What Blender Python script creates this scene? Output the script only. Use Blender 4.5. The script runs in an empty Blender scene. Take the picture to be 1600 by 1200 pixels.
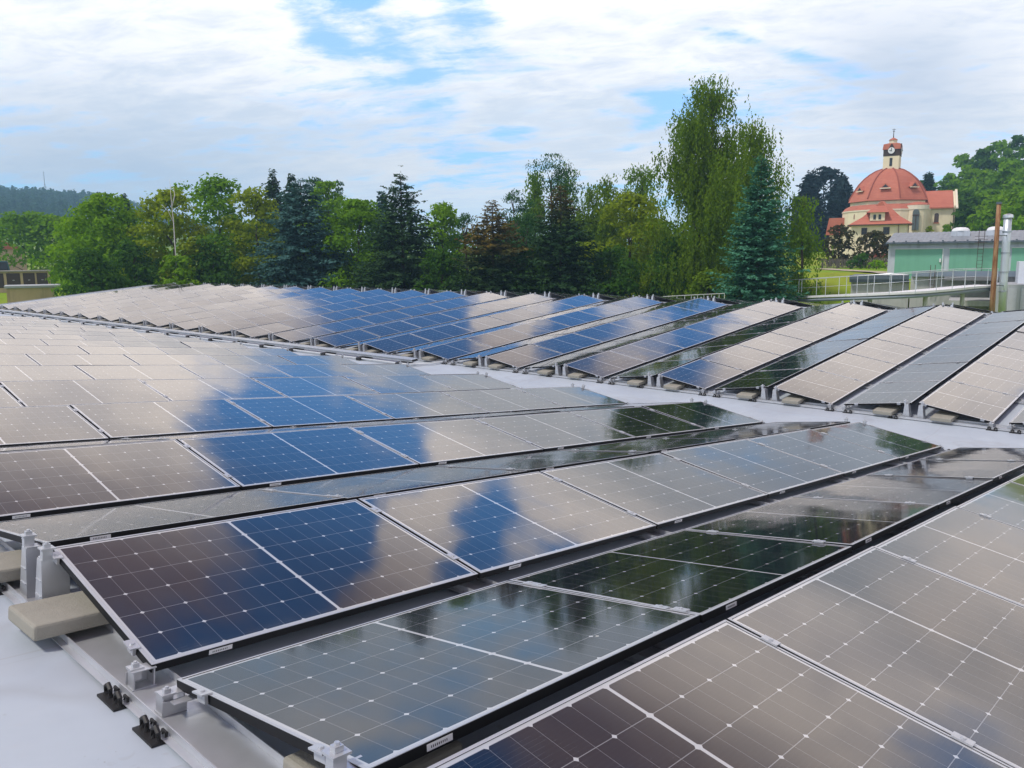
import bpy, math, random
import numpy as np
from mathutils import Matrix, Vector
R_ = math.radians
random.seed(7)
sc = bpy.context.scene
COL = sc.collection

# ------------------------------------------------------------------ camera
YAW, PITCH, ROLL, FPX = 0.7518, -0.1549, -0.0095, 1245.1
CAM = Vector((-1.122, -2.9565, 1.6138))
_f = Vector((math.cos(PITCH)*math.cos(YAW), math.cos(PITCH)*math.sin(YAW), math.sin(PITCH)))
_r = Vector((math.sin(YAW), -math.cos(YAW), 0)); _u = _r.cross(_f)
_c, _s = math.cos(ROLL), math.sin(ROLL)
_r, _u = _r*_c+_u*_s, _u*_c-_r*_s
cd = bpy.data.cameras.new('camera'); cam = bpy.data.objects.new('camera', cd); COL.objects.link(cam)
cd.sensor_width = 36; cd.sensor_fit = 'HORIZONTAL'; cd.lens = FPX/1600*36
cd.clip_start = .05; cd.clip_end = 9000
M = Matrix.Identity(4)
for i in range(3):
    M[i][0], M[i][1], M[i][2], M[i][3] = _r[i], _u[i], -_f[i], CAM[i]
cam.matrix_world = M
sc.camera = cam

def ray(px, py):
    return (_f+_r*((px-800)/FPX)-_u*((py-600)/FPX)).normalized()
def at(px, py, d):                      # world point at horizontal distance d along a direction
    v = ray(px, py); k = d/math.hypot(v.x, v.y); return CAM+v*k
def proj(P):
    d = Vector(P)-CAM; z = d.dot(_f)
    if z < .05: return None
    return 800+FPX*d.dot(_r)/z, 600-FPX*d.dot(_u)/z

# ------------------------------------------------------------------ node helper
class NT:
    def __init__(s, tree): s.t = tree; s.n = tree.nodes; s.l = tree.links
    def new(s, ty, **k):
        n = s.n.new(ty)
        for a, b in k.items(): setattr(n, a, b)
        return n
    def put(s, sock, v):
        if isinstance(v, bpy.types.NodeSocket): s.l.new(v, sock)
        elif v is not None: sock.default_value = v
    def m(s, op, a, b=None, c=None, clamp=False):
        n = s.new('ShaderNodeMath', operation=op, use_clamp=clamp)
        s.put(n.inputs[0], a)
        if b is not None: s.put(n.inputs[1], b)
        if c is not None: s.put(n.inputs[2], c)
        return n.outputs[0]
    def mix(s, f, a, b, blend='MIX'):
        n = s.new('ShaderNodeMix', data_type='RGBA', blend_type=blend)
        n.clamp_factor = True
        s.put(n.inputs[0], f)
        s.put(n.inputs[6], a if isinstance(a, bpy.types.NodeSocket) else (*a, 1) if len(a) == 3 else a)
        s.put(n.inputs[7], b if isinstance(b, bpy.types.NodeSocket) else (*b, 1) if len(b) == 3 else b)
        return n.outputs[2]
    def noise(s, vec, scale, detail=3, rough=.5, dist=0.):
        n = s.new('ShaderNodeTexNoise'); s.put(n.inputs['Vector'], vec)
        n.inputs['Scale'].default_value = scale; n.inputs['Detail'].default_value = detail
        n.inputs['Roughness'].default_value = rough; n.inputs['Distortion'].default_value = dist
        return n.outputs['Fac']
    def ramp(s, v, lo, hi):
        n = s.new('ShaderNodeMapRange', interpolation_type='SMOOTHSTEP')
        s.put(n.inputs[0], v); n.inputs[1].default_value = lo; n.inputs[2].default_value = hi
        return n.outputs[0]

# ------------------------------------------------------------------ world: Nishita sky with procedural cloud cover
SUN_EL, SUN_AZ = R_(58), R_(160)        # azimuth of the sun measured from +X
w = bpy.data.worlds.new('World'); sc.world = w; w.use_nodes = True
T = NT(w.node_tree); T.n.clear()
out = T.new('ShaderNodeOutputWorld'); bg = T.new('ShaderNodeBackground'); T.l.new(bg.outputs[0], out.inputs[0])
sky = T.new('ShaderNodeTexSky', sky_type='NISHITA'); sky.sun_disc = False
sky.sun_elevation = SUN_EL; sky.sun_rotation = math.pi/2-SUN_AZ
sky.air_density = 1.0; sky.dust_density = 1.2; sky.ozone_density = 2.0
tc = T.new('ShaderNodeTexCoord'); D = tc.outputs['Generated']
sep = T.new('ShaderNodeSeparateXYZ'); T.l.new(D, sep.inputs[0])
X, Y, Z = sep.outputs
el = T.m('MULTIPLY', T.m('ARCSINE', Z), 180/math.pi)
az = T.m('MULTIPLY', T.m('ARCTAN2', Y, X), 180/math.pi)
den = T.m('ADD', T.m('MAXIMUM', Z, 0.), .14)
cmb = T.new('ShaderNodeCombineXYZ')
T.put(cmb.inputs[0], T.m('DIVIDE', X, den)); T.put(cmb.inputs[1], T.m('DIVIDE', Y, den))
PV = cmb.outputs[0]
# streaks run from lower left to upper right of the view: stretch along that direction
mp = T.new('ShaderNodeMapping'); mp.vector_type = 'TEXTURE'
T.l.new(PV, mp.inputs['Vector']); mp.inputs['Rotation'].default_value = (0, 0, R_(-62)); mp.inputs['Scale'].default_value = (1.35, .85, 1)
n1 = T.noise(mp.outputs[0], 1.5, 10, .64, .25)
n2 = T.noise(mp.outputs[0], 5.5, 8, .66, .35)
n3 = T.noise(PV, .8, 4, .5)
W1 = T.noise(PV, 2.6, 5, .62); W2 = T.noise(PV, 3.1, 5, .62, .3)
azw = T.m('ADD', az, T.m('MULTIPLY', T.m('SUBTRACT', W1, .5), 13.)); elw = T.m('ADD', el, T.m('MULTIPLY', T.m('SUBTRACT', W2, .5), 9.))
def blob(a, e, sa, se, rot=0.):         # a gap (or bank) in the cloud deck, in sky coordinates
    da = T.m('SUBTRACT', azw if e > 17 else az, a); de = T.m('SUBTRACT', elw if e > 17 else el, e)
    c, s = math.cos(R_(rot)), math.sin(R_(rot))
    p = T.m('DIVIDE', T.m('ADD', T.m('MULTIPLY', da, c), T.m('MULTIPLY', de, s)), sa)
    q = T.m('DIVIDE', T.m('SUBTRACT', T.m('MULTIPLY', de, c), T.m('MULTIPLY', da, s)), se)
    return T.m('EXPONENT', T.m('MULTIPLY', T.m('ADD', T.m('MULTIPLY', p, p), T.m('MULTIPLY', q, q)), -1.))
dens = T.m('ADD', T.m('MULTIPLY', n1, .66), T.m('MULTIPLY', n2, .46))
GAPS = [(45.5, 15.4, 3.0, 1.6, 30, .13), (50, 13.2, 2.2, .9, 30, .11), (55.5, 14.6, 2.8, .9, 30, .11), (49.0, 10, 3.2, 1.3, 20, .10), (43, 8.6, 2.6, .7, 20, .09), (26.5, 13.4, 4.5, .6, 20, .15),
        (32.5, 10.3, 4, .6, 20, .08), (47, 7.5, 5, .8, 10, .10), (22, 12, 4, .5, 20, .08),
        (53, 21, 5.5, 4.5, -12, .34), (47.8, 29, 4.4, 5.2, 0, .36), (45.5, 20.5, 2.6, 3.2, 0, .14), (36.3, 25, 2.5, 5.0, 0, .34), (28, 23.0, 3.2, 1.8, 0, .26),
        (27, 27, 3, 2, 0, .22), (54, 39, 5, 4, 0, .26), (33, 38, 8, 4, 0, .22), (2, 20, 4, 5, 0, .10)]
for a, e, sa, se, ro, amp in GAPS:
    dens = T.m('SUBTRACT', dens, T.m('MULTIPLY', blob(a, e, sa, se, ro), amp))
BANKS = [(25, 15, 9, 2.5, 0, .10), (38, 13, 5, 3, 20, .06), (66, 14, 9, 5, 0, .10), (42, 25.5, 2.2, 5.5, 0, .2), (14, 24, 7, 7, 0, .2), (8, 15, 7, 6, 0, .2), (66, 26, 4.5, 8, 0, .22)]
for a, e, sa, se, ro, amp in BANKS:
    dens = T.m('ADD', dens, T.m('MULTIPLY', blob(a, e, sa, se, ro), amp))
cover = T.ramp(dens, .395, .575)
# air close to the horizon is pale
base = T.mix(1., sky.outputs[0], (.022, .222, .40), 'MULTIPLY')
base = T.mix(T.ramp(el, 22., 31.), base, T.mix(1., base, (.40, .44, .50), 'MULTIPLY'))
hz = T.m('EXPONENT', T.m('MULTIPLY', T.m('MAXIMUM', el, 0.), -.062))
hz = T.m('MAXIMUM', hz, T.m('MULTIPLY', T.m('SUBTRACT', 1., T.ramp(el, 15.5, 20.)), .70))
base = T.mix(T.m('MULTIPLY', hz, .93), base, (.60, .74, .90))
thick = T.ramp(T.m('ADD', T.m('MULTIPLY', n3, .5), T.m('MULTIPLY', n2, .55)), .42, .66)
low = T.mix(thick, (.95, .955, .975), (.76, .83, .93))
low = T.mix(T.ramp(el, 6., 13.), low, T.mix(thick, (1.24, 1.20, 1.18), (.84, .89, .97)))
shadeR = T.m('ADD', blob(17.5, 11, 6., 3.8, 15), T.m('MULTIPLY', blob(70, 6, 11, 5, 0), .75), clamp=True)
low = T.mix(T.m('MULTIPLY', shadeR, .62), low, (.47, .56, .72))
east = T.m('MULTIPLY', T.m('SUBTRACT', 1., T.ramp(az, 5., 12.5)), T.ramp(el, 4., 10.))
low = T.mix(T.m('MULTIPLY', east, .85), low, T.mix(thick, (1.95, 1.66, 1.44), (1.3, 1.18, 1.1)))
high = T.mix(thick, (2.5, 2.24, 2.02), (1.74, 1.60, 1.55))
front = T.m('MULTIPLY', T.ramp(az, -25., 5.), T.m('SUBTRACT', 1., T.ramp(az, 80., 105.)))
high = T.mix(front, (.95, .94, .93), high)
top = T.mix(thick, (.56, .39, .38), (.36, .27, .32))
cl = T.mix(T.ramp(el, 15.5, 20.), low, high)
cl = T.mix(T.ramp(el, 24., 33.), cl, top)
cover = T.m('MULTIPLY', cover, T.ramp(el, -1., 6.5))
full = T.mix(T.m('MULTIPLY', cover, .96), base, cl)
T.l.new(full, bg.inputs['Color']); bg.inputs['Strength'].default_value = 1.0

# ------------------------------------------------------------------ sun (veiled by thin cloud)
sd = bpy.data.lights.new('sun', 'SUN'); so = bpy.data.objects.new('sun', sd); COL.objects.link(so)
sd.energy = 2.7; sd.angle = R_(8); sd.color = (1, .94, .85)
sv = Vector((math.cos(SUN_EL)*math.cos(SUN_AZ), math.cos(SUN_EL)*math.sin(SUN_AZ), math.sin(SUN_EL)))
so.rotation_euler = sv.to_track_quat('Z', 'Y').to_euler(); so.location = (-20, 0, 40)

sc.view_settings.view_transform = 'Standard'; sc.view_settings.look = 'None'
sc.view_settings.exposure = 0.12; sc.view_settings.gamma = 1; sc.view_settings.use_curve_mapping = False
sc.cycles.max_bounces = 8; sc.cycles.transparent_max_bounces = 8; sc.cycles.volume_bounces = 0

# ------------------------------------------------------------------ object helpers
def tag(o, label=None, cat=None, group=None, kind=None):
    if label: o['label'] = label
    if cat: o['category'] = cat
    if group: o['group'] = group
    if kind: o['kind'] = kind
    return o
def empty(name, label, cat, mat=None, group=None):
    o = bpy.data.objects.new(name, None); COL.objects.link(o); o.empty_display_size = .2
    if mat is not None: o.matrix_world = mat
    return tag(o, label, cat, group)
def link(name, me, parent=None, mat=None):
    o = bpy.data.objects.new(name, me); COL.objects.link(o)
    if parent: o.parent = parent
    if mat is not None: o.matrix_local = mat
    return o
class MB:
    def __init__(s): s.v = []; s.f = []; s.mi = []
    def face(s, pts, m=0):
        b = len(s.v); s.v += [tuple(p) for p in pts]; s.f.append(tuple(range(b, b+len(pts)))); s.mi.append(m)
    def solid(s, pts, faces, m=0):
        b = len(s.v); s.v += [tuple(p) for p in pts]
        for f in faces: s.f.append(tuple(b+i for i in f)); s.mi.append(m)
    def box(s, x0, x1, y0, y1, z0, z1, m=0, X=None):
        p = [Vector((x, y, z)) for z in (z0, z1) for y in (y0, y1) for x in (x0, x1)]
        if X: p = [X @ q for q in p]
        s.solid(p, [(0, 2, 3, 1), (4, 5, 7, 6), (0, 1, 5, 4), (1, 3, 7, 5), (3, 2, 6, 7), (2, 0, 4, 6)], m)
    def extr(s, poly, a, b, f, m=0):    # poly of 2-D points, f(u,v,t)->3-D, between t=a and t=b
        n = len(poly); p = [f(u, v, a) for u, v in poly]+[f(u, v, b) for u, v in poly]
        fs = [tuple(range(n))[::-1], tuple(range(n, 2*n))]+[(i, (i+1) % n, n+(i+1) % n, n+i) for i in range(n)]
        s.solid(p, fs, m)
    def tube(s, pts, r, n=8, m=0, cap=True):
        pts = [Vector(p) for p in pts]; rs = r if isinstance(r, (list, tuple)) else [r]*len(pts)
        b = len(s.v); up = Vector((0, 0, 1))
        for i, p in enumerate(pts):
            d = (pts[min(i+1, len(pts)-1)]-pts[max(i-1, 0)]).normalized()
            a = d.cross(up if abs(d.z) < .9 else Vector((1, 0, 0))).normalized(); c = a.cross(d)
            for k in range(n):
                t = 2*math.pi*k/n; s.v.append(tuple(p+(a*math.cos(t)+c*math.sin(t))*rs[i]))
        for i in range(len(pts)-1):
            for k in range(n):
                s.f.append((b+i*n+k, b+i*n+(k+1) % n, b+(i+1)*n+(k+1) % n, b+(i+1)*n+k)); s.mi.append(m)
        if cap:
            s.f.append(tuple(b+k for k in range(n))); s.mi.append(m)
            s.f.append(tuple(b+(len(pts)-1)*n+k for k in range(n))[::-1]); s.mi.append(m)
    def lathe(s, prof, n=24, m=0, c=(0, 0), ph=0.):
        b = len(s.v)
        for r, z in prof:
            for k in range(n):
                t = ph+2*math.pi*k/n; s.v.append((c[0]+r*math.cos(t), c[1]+r*math.sin(t), z))
        for i in range(len(prof)-1):
            for k in range(n):
                s.f.append((b+i*n+k, b+i*n+(k+1) % n, b+(i+1)*n+(k+1) % n, b+(i+1)*n+k)); s.mi.append(m)
    def mesh(s, name, mats, smooth=False, bevel=0):
        me = bpy.data.meshes.new(name); me.from_pydata(s.v, [], s.f)
        for m in (mats if isinstance(mats, (list, tuple)) else [mats]): me.materials.append(m)
        me.polygons.foreach_set('material_index', s.mi)
        if smooth: me.polygons.foreach_set('use_smooth', [True]*len(s.f))
        import bmesh
        bm = bmesh.new(); bm.from_mesh(me)
        bmesh.ops.recalc_face_normals(bm, faces=bm.faces)
        bm.to_mesh(me); bm.free()
        return me
    def build(s, name, mats, parent=None, mat=None, smooth=False, bevel=0):
        o = link(name, s.mesh(name, mats, smooth), parent, mat)
        if bevel:
            b = o.modifiers.new('bevel', 'BEVEL'); b.width = bevel; b.segments = 2; b.limit_method = 'ANGLE'
        return o

# ------------------------------------------------------------------ materials
def material(name):
    m = bpy.data.materials.new(name); m.use_nodes = True
    t = NT(m.node_tree); b = t.n['Principled BSDF']
    return m, t, b
def plain(name, col, rough=.6, metal=0., var=.15, scale=6., bump=0., spec=.5, streak=0.):
    m, t, b = material(name)
    tc = t.new('ShaderNodeTexCoord')
    n = t.noise(tc.outputs['Object'], scale, 5, .6)
    k = t.m('MULTIPLY_ADD', n, 2*var, 1-var)
    if streak:                                # rain streaks and grime running down a wall
        mp_ = t.new('ShaderNodeMapping'); t.l.new(tc.outputs['Object'], mp_.inputs[0]); mp_.inputs['Scale'].default_value = (1, 1, .12)
        k = t.m('MULTIPLY', k, t.m('MULTIPLY_ADD', t.ramp(t.noise(mp_.outputs[0], 1.6, 6, .7), .45, .75), -streak, 1.))
    cc = t.new('ShaderNodeCombineColor')
    for i in range(3): t.put(cc.inputs[i], t.m('MULTIPLY', k, col[i]))
    t.l.new(cc.outputs[0], b.inputs['Base Color'])
    t.put(b.inputs['Roughness'], t.m('MULTIPLY_ADD', n, .25*rough, rough*.87))
    b.inputs['Metallic'].default_value = metal; b.inputs['Specular IOR Level'].default_value = spec
    if bump:
        bp = t.new('ShaderNodeBump'); bp.inputs['Strength'].default_value = bump; bp.inputs['Distance'].default_value = .02
        t.l.new(t.noise(tc.outputs['Object'], scale*9, 4, .6), bp.inputs['Height']); t.l.new(bp.outputs[0], b.inputs['Normal'])
    return m
ALU = plain('aluminium', (.54, .56, .59), .40, .62, .12, 9)
ALU_LIP = plain('frame_lip', (.50, .52, .55), .42, .5, .05, 9)
BLACK = plain('black_frame', (.007, .0075, .009), .5, 0, .1, 5, 0, .22)
RUBBER = plain('black_rubber', (.012, .012, .013), .6, 0, .2, 12)
CONC = plain('concrete', (.285, .275, .235), .9, 0, .16, 9, .25)
STICK = plain('sticker', (.72, .73, .74), .5, 0, .05, 5)
INK = plain('sticker_ink', (.03, .03, .03), .6)
BACK = plain('backsheet', (.55, .56, .58), .6)

PL, PW, GAPX = 1.755, 1.1376, .02
def cell_material():
    m, t, b = material('solar_glass')
    uv = t.new('ShaderNodeUVMap'); uv.uv_map = 'UVMap'
    s = t.new('ShaderNodeSeparateXYZ'); t.l.new(uv.outputs[0], s.inputs[0]); u, v = s.outputs[0], s.outputs[1]
    Lh = PL/2-.012; mg = .015; cg = .0075
    cw = (Lh-mg-cg)/9; ch = (PW-.024-2*mg)/6
    au = t.m('ABSOLUTE', t.m('SUBTRACT', u, PL/2))
    k = t.m('DIVIDE', t.m('SUBTRACT', Lh-mg, au), cw)           # 0 at the outer edge, 9 at the middle split
    j = t.m('DIVIDE', t.m('SUBTRACT', v, .012+mg), ch)
    def near_int(x, size): return t.m('MULTIPLY', t.m('ABSOLUTE', t.m('SUBTRACT', x, t.m('ROUND', x))), size)
    dx = near_int(k, cw); dy = near_int(j, ch)
    dxo = near_int(t.m('MULTIPLY', t.m('SUBTRACT', k, 1.), .5), 2*cw)
    lines = t.m('MAXIMUM', t.m('MULTIPLY', t.m('LESS_THAN', dx, .0010), .7), t.m('LESS_THAN', dy, .0015))
    dia = t.m('LESS_THAN', t.m('ADD', dxo, dy), .0108)
    marg = t.m('MAXIMUM', t.m('LESS_THAN', k, 0.), t.m('GREATER_THAN', k, 9.))
    marg = t.m('MAXIMUM', marg, t.m('MAXIMUM', t.m('LESS_THAN', j, 0.), t.m('GREATER_THAN', j, 6.)))
    white = t.m('MAXIMUM', t.m('MAXIMUM', t.m('MULTIPLY', lines, .40), dia), marg)
    bus = t.m('LESS_THAN', near_int(t.m('MULTIPLY', j, 10.), ch/10), .0006)
    oi = t.new('ShaderNodeObjectInfo')
    cell = t.mix(oi.outputs['Random'], (.0035, .0065, .016), (.006, .008, .014))
    # each cell has its own faint tone
    cid = t.new('ShaderNodeCombineXYZ'); t.put(cid.inputs[0], t.m('FLOOR', t.m('DIVIDE', t.m('SUBTRACT', u, PL/2), cw))); t.put(cid.inputs[1], t.m('FLOOR', j)); t.put(cid.inputs[2], oi.outputs['Random'])
    wn = t.new('ShaderNodeTexWhiteNoise'); t.l.new(cid.outputs[0], wn.inputs[0])
    cell = t.mix(t.m('MULTIPLY', wn.outputs[0], .35), cell, (.012, .014, .022))
    cell = t.mix(t.m('MULTIPLY', bus, .06), cell, (.5, .5, .5))
    col = t.mix(white, cell, (.44, .46, .49))
    tc = t.new('ShaderNodeTexCoord'); 
    dirt = t.ramp(t.noise(tc.outputs['Object'], 3.5, 6, .7), .45, .8)
    col = t.mix(t.m('MULTIPLY', dirt, .02), col, (.4, .38, .34))
    mpd = t.new('ShaderNodeMapping'); t.l.new(tc.outputs['Object'], mpd.inputs[0]); mpd.inputs['Scale'].default_value = (9, 1.1, 1)
    runs = t.ramp(t.noise(mpd.outputs[0], 1., 5, .7), .52, .78)                   # dried rain runs, densest along the low edge
    low_edge = t.m('SUBTRACT', 1., t.ramp(v, .0, .10))
    col = t.mix(t.m('ADD', t.m('MULTIPLY', runs, .025), t.m('MULTIPLY', low_edge, t.m('MULTIPLY_ADD', dirt, .10, .03))), col, (.36, .33, .28))
    vo = t.new('ShaderNodeTexVoronoi'); vo.inputs['Scale'].default_value = 2.3; ofs = t.new('ShaderNodeVectorMath', operation='ADD'); t.l.new(tc.outputs['Object'], ofs.inputs[0]); ov = t.new('ShaderNodeCombineXYZ'); t.put(ov.inputs[0], t.m('MULTIPLY', oi.outputs['Random'], 90.)); t.put(ov.inputs[1], t.m('MULTIPLY', oi.outputs['Random'], 57.)); t.l.new(ov.outputs[0], ofs.inputs[1]); t.l.new(ofs.outputs[0], vo.inputs['Vector'])
    sepc = t.new('ShaderNodeSeparateColor'); t.l.new(vo.outputs['Color'], sepc.inputs[0])
    spot = t.m('MULTIPLY', t.m('LESS_THAN', t.m('ADD', vo.outputs['Distance'], t.m('MULTIPLY', t.noise(tc.outputs['Object'], 60, 2), .02)), .030), t.m('LESS_THAN', sepc.outputs[0], .10))
    col = t.mix(t.m('MULTIPLY', spot, .8), col, (.55, .55, .50))
    t.l.new(col, b.inputs['Base Color'])
    b.inputs['IOR'].default_value = 1.8
    b.inputs['Specular Tint'].default_value = (1., .915, .835, 1)
    t.put(b.inputs['Roughness'], t.m('MULTIPLY_ADD', dirt, .05, .055))
    bp = t.new('ShaderNodeBump'); bp.inputs['Strength'].default_value = .12; bp.inputs['Distance'].default_value = .02
    t.l.new(t.noise(tc.outputs['Object'], 1.7, 1, .4), bp.inputs['Height']); t.l.new(bp.outputs[0], b.inputs['Normal'])
    return m
GLASS = cell_material()

def roof_material():
    m, t, b = material('roof_membrane')
    tc = t.new('ShaderNodeTexCoord'); O = tc.outputs['Object']
    s = t.new('ShaderNodeSeparateXYZ'); t.l.new(O, s.inputs[0])
    n = t.noise(O, .9, 6, .65); n2 = t.noise(O, 14, 5, .7)
    col = t.mix(t.ramp(n, .3, .75), (.43, .488, .55), (.365, .415, .48))
    col = t.mix(t.m('MULTIPLY', t.ramp(n2, .58, .8), .35), col, (.45, .45, .47))
    seam = t.m('LESS_THAN', t.m('ABSOLUTE', t.m('SUBTRACT', t.m('FRACT', t.m('DIVIDE', s.outputs[1], 1.55)), .5)), .004)
    col = t.mix(t.m('MULTIPLY', seam, .45), col, (.33, .34, .37))
    seam2 = t.m('LESS_THAN', t.m('ABSOLUTE', t.m('SUBTRACT', t.m('FRACT', t.m('DIVIDE', t.m('ADD', s.outputs[1], .06), 1.55)), .5)), .002)
    col = t.mix(t.m('MULTIPLY', seam2, .3), col, (.33, .34, .37))
    pn = t.noise(O, .55, 3, .5, .4)
    rim = t.m('SUBTRACT', 1., t.m('MULTIPLY', t.m('ABSOLUTE', t.m('SUBTRACT', pn, .56)), 38.), clamp=True)      # dried puddle rims
    col = t.mix(t.m('MULTIPLY', rim, .28), col, (.27, .27, .28))
    col = t.mix(t.m('MULTIPLY', t.ramp(pn, .56, .66), .22), col, (.32, .33, .36))
    scuff = t.m('MULTIPLY', t.ramp(t.noise(O, 7., 2, .4, 2.5), .62, .70), t.ramp(t.noise(O, .8, 2, .5), .5, .62))
    col = t.mix(t.m('MULTIPLY', scuff, .3), col, (.28, .27, .27))
    dots = t.m('MULTIPLY', t.ramp(t.noise(O, 55, 2, .5), .74, .78), .6)
    col = t.mix(dots, col, (.2, .18, .16))
    t.l.new(col, b.inputs['Base Color']); b.inputs['Roughness'].default_value = .55
    bp = t.new('ShaderNodeBump'); bp.inputs['Strength'].default_value = .25; bp.inputs['Distance'].default_value = .02
    t.l.new(t.noise(O, 2.2, 4, .5), bp.inputs['Height']); t.l.new(bp.outputs[0], b.inputs['Normal'])
    return m
ROOF = roof_material()

# ------------------------------------------------------------------ terrain
def sstep(a, b, x):
    t = max(0., min(1., (x-a)/(b-a))); return t*t*(3-2*t)
def ground_z(x, y):
    dx, dy = x-CAM.x, y-CAM.y; r = math.hypot(dx, dy); a = math.degrees(math.atan2(dy, dx))
    right = sstep(44, 30, a) if a < 44 else 0.
    right = 1-sstep(24, 44, a)
    z = -6.0+(4.6+1.6*right)*sstep(58-8*right, 104-26*right, r)
    if 80 < r:
        z += 3.0*sstep(105, 200, r)*right
        z += 26*sstep(140, 330, r)*(1-sstep(8.5, 14.5, a))*sstep(-70, -20, a)       # wooded slope right of the church
        z += 52*sstep(330, 960, r)*sstep(57, 72.5, a)*(1-sstep(100, 130, a))
        z += 6*sstep(200, 480, r)
    return z
gm, gt, gb = material('meadow_grass')
tc = gt.new('ShaderNodeTexCoord'); O = tc.outputs['Object']
c1 = gt.mix(gt.ramp(gt.noise(O, .05, 5, .6), .35, .65), (.17, .31, .012), (.26, .30, .03))
c1 = gt.mix(gt.m('MULTIPLY', gt.ramp(gt.noise(O, .8, 6, .7), .5, .75), .6), c1, (.07, .11, .018))
gt.l.new(c1, gb.inputs['Base Color']); gb.inputs['Roughness'].default_value = .95
gb.inputs['Specular IOR Level'].default_value = .1
vs, fs = [], []
rings = [0, 8, 16, 24, 32, 40, 46, 52, 58, 64, 70, 76, 82, 88, 94, 100, 108, 118, 130, 145, 160, 180, 200, 225, 250, 280, 310, 340, 380, 430, 480, 530, 580, 640, 700, 760, 820, 880, 930, 980, 1030, 1100, 1200]
NA = 240
BX0, BX1, BY0, BY1 = -60., 500., -60., 1010.
for i, r in enumerate(rings):
    for k in range(NA):
        a = 2*math.pi*k/NA; c, q = math.cos(a), math.sin(a)
        lim = min([((BX1-1 if c > 0 else BX0+1)-CAM.x)/c if abs(c) > 1e-6 else 1e9, ((BY1-1 if q > 0 else BY0+1)-CAM.y)/q if abs(q) > 1e-6 else 1e9])
        rr = min(max(r, .01), lim-.02*(len(rings)-i)); x = CAM.x+rr*c; y = CAM.y+rr*q
        vs.append((x, y, ground_z(x, y)))
for i in range(len(rings)-1):
    for k in range(NA): fs.append((i*NA+k, i*NA+(k+1) % NA, (i+1)*NA+(k+1) % NA, (i+1)*NA+k))
me = bpy.data.meshes.new('ground'); me.from_pydata(vs, [], fs); me.materials.append(gm)
me.polygons.foreach_set('use_smooth', [True]*len(fs))
me.flip_normals() if me.polygons[NA*5].normal.z < 0 else None
tag(link('ground', me), kind='structure')

# ------------------------------------------------------------------ the flat-roofed building with shallow sawtooth roof
A = .0991; TH = .1706; H0 = .10; DROW = 2.5774; GH = .1241; VAL = 12.347; FS = .9839; FO = -.0531
MN = Matrix(((math.cos(A), 0, math.sin(A), 0), (0, 1, 0, 0), (-math.sin(A), 0, math.cos(A), 0), (0, 0, 0, 1)))
def slope_frame(x0, z0, sgn):           # local x up/along the slope, z its normal
    c, s = math.cos(A), math.sin(A)*sgn
    return Matrix(((c, 0, -s, x0), (0, 1, 0, 0), (s, 0, c, z0), (0, 0, 0, 1)))
XV, ZV = VAL*math.cos(A), -VAL*math.sin(A)
MF = slope_frame(XV, ZV, 1)
NPAN = 6
RIDGE = FS+NPAN*(PL+GAPX)+.45
XR, ZR = XV+RIDGE*math.cos(A), ZV+RIDGE*math.sin(A)
M3 = slope_frame(XR, ZR, -1)
Y0, Y1 = -9., 57.6
END3 = 6.2
XE, ZE = XR+END3*math.cos(A), ZR-END3*math.sin(A)
XS, ZS = -7*math.cos(A), 7*math.sin(A)
bld = empty('roofed_hall', 'long low industrial hall whose pale grey membrane roof carries the solar panels', 'building', Matrix.Translation((XV, 20, -6)))
inv = bld.matrix_world.inverted()
prof = [(XS, ZS), (XV-.25, ZV+.25*math.tan(A)), (XV+.25, ZV+.25*math.tan(A)), (XR-.15, ZR-.015), (XR+.15, ZR-.015), (XE, ZE)]
mb = MB()
mb.extr(prof+[(x, z-.3) for x, z in prof[::-1]], Y0, Y1, lambda u, v, t: inv @ Vector((u, t, v)))
mb.build('roof', ROOF, bld)
WALLM = plain('hall_wall', (.55, .55, .53), .8, 0, .1, 3)
mb = MB()
mb.box(XS+.3, XE-.3, Y0+.3, Y1-.3, -7, ZV-.35, X=inv)
mb.build('wall', WALLM, bld)
mb = MB()
for (xa, za), (xb, zb) in zip(prof[:-1], prof[1:]):
    mb.extr([(xa, za+.05), (xb, zb+.05), (xb, zb-.34), (xa, za-.34)], Y1+.003, Y1+.08, lambda u, v, t: inv @ Vector((u, t, v)))
mb.box(XE+.003, XE+.06, Y0, Y1, ZE-.4, ZE+.05, X=inv)
mb.build('edge_flashing', plain('flashing', (.45, .47, .5), .5, .3), bld)

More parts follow.
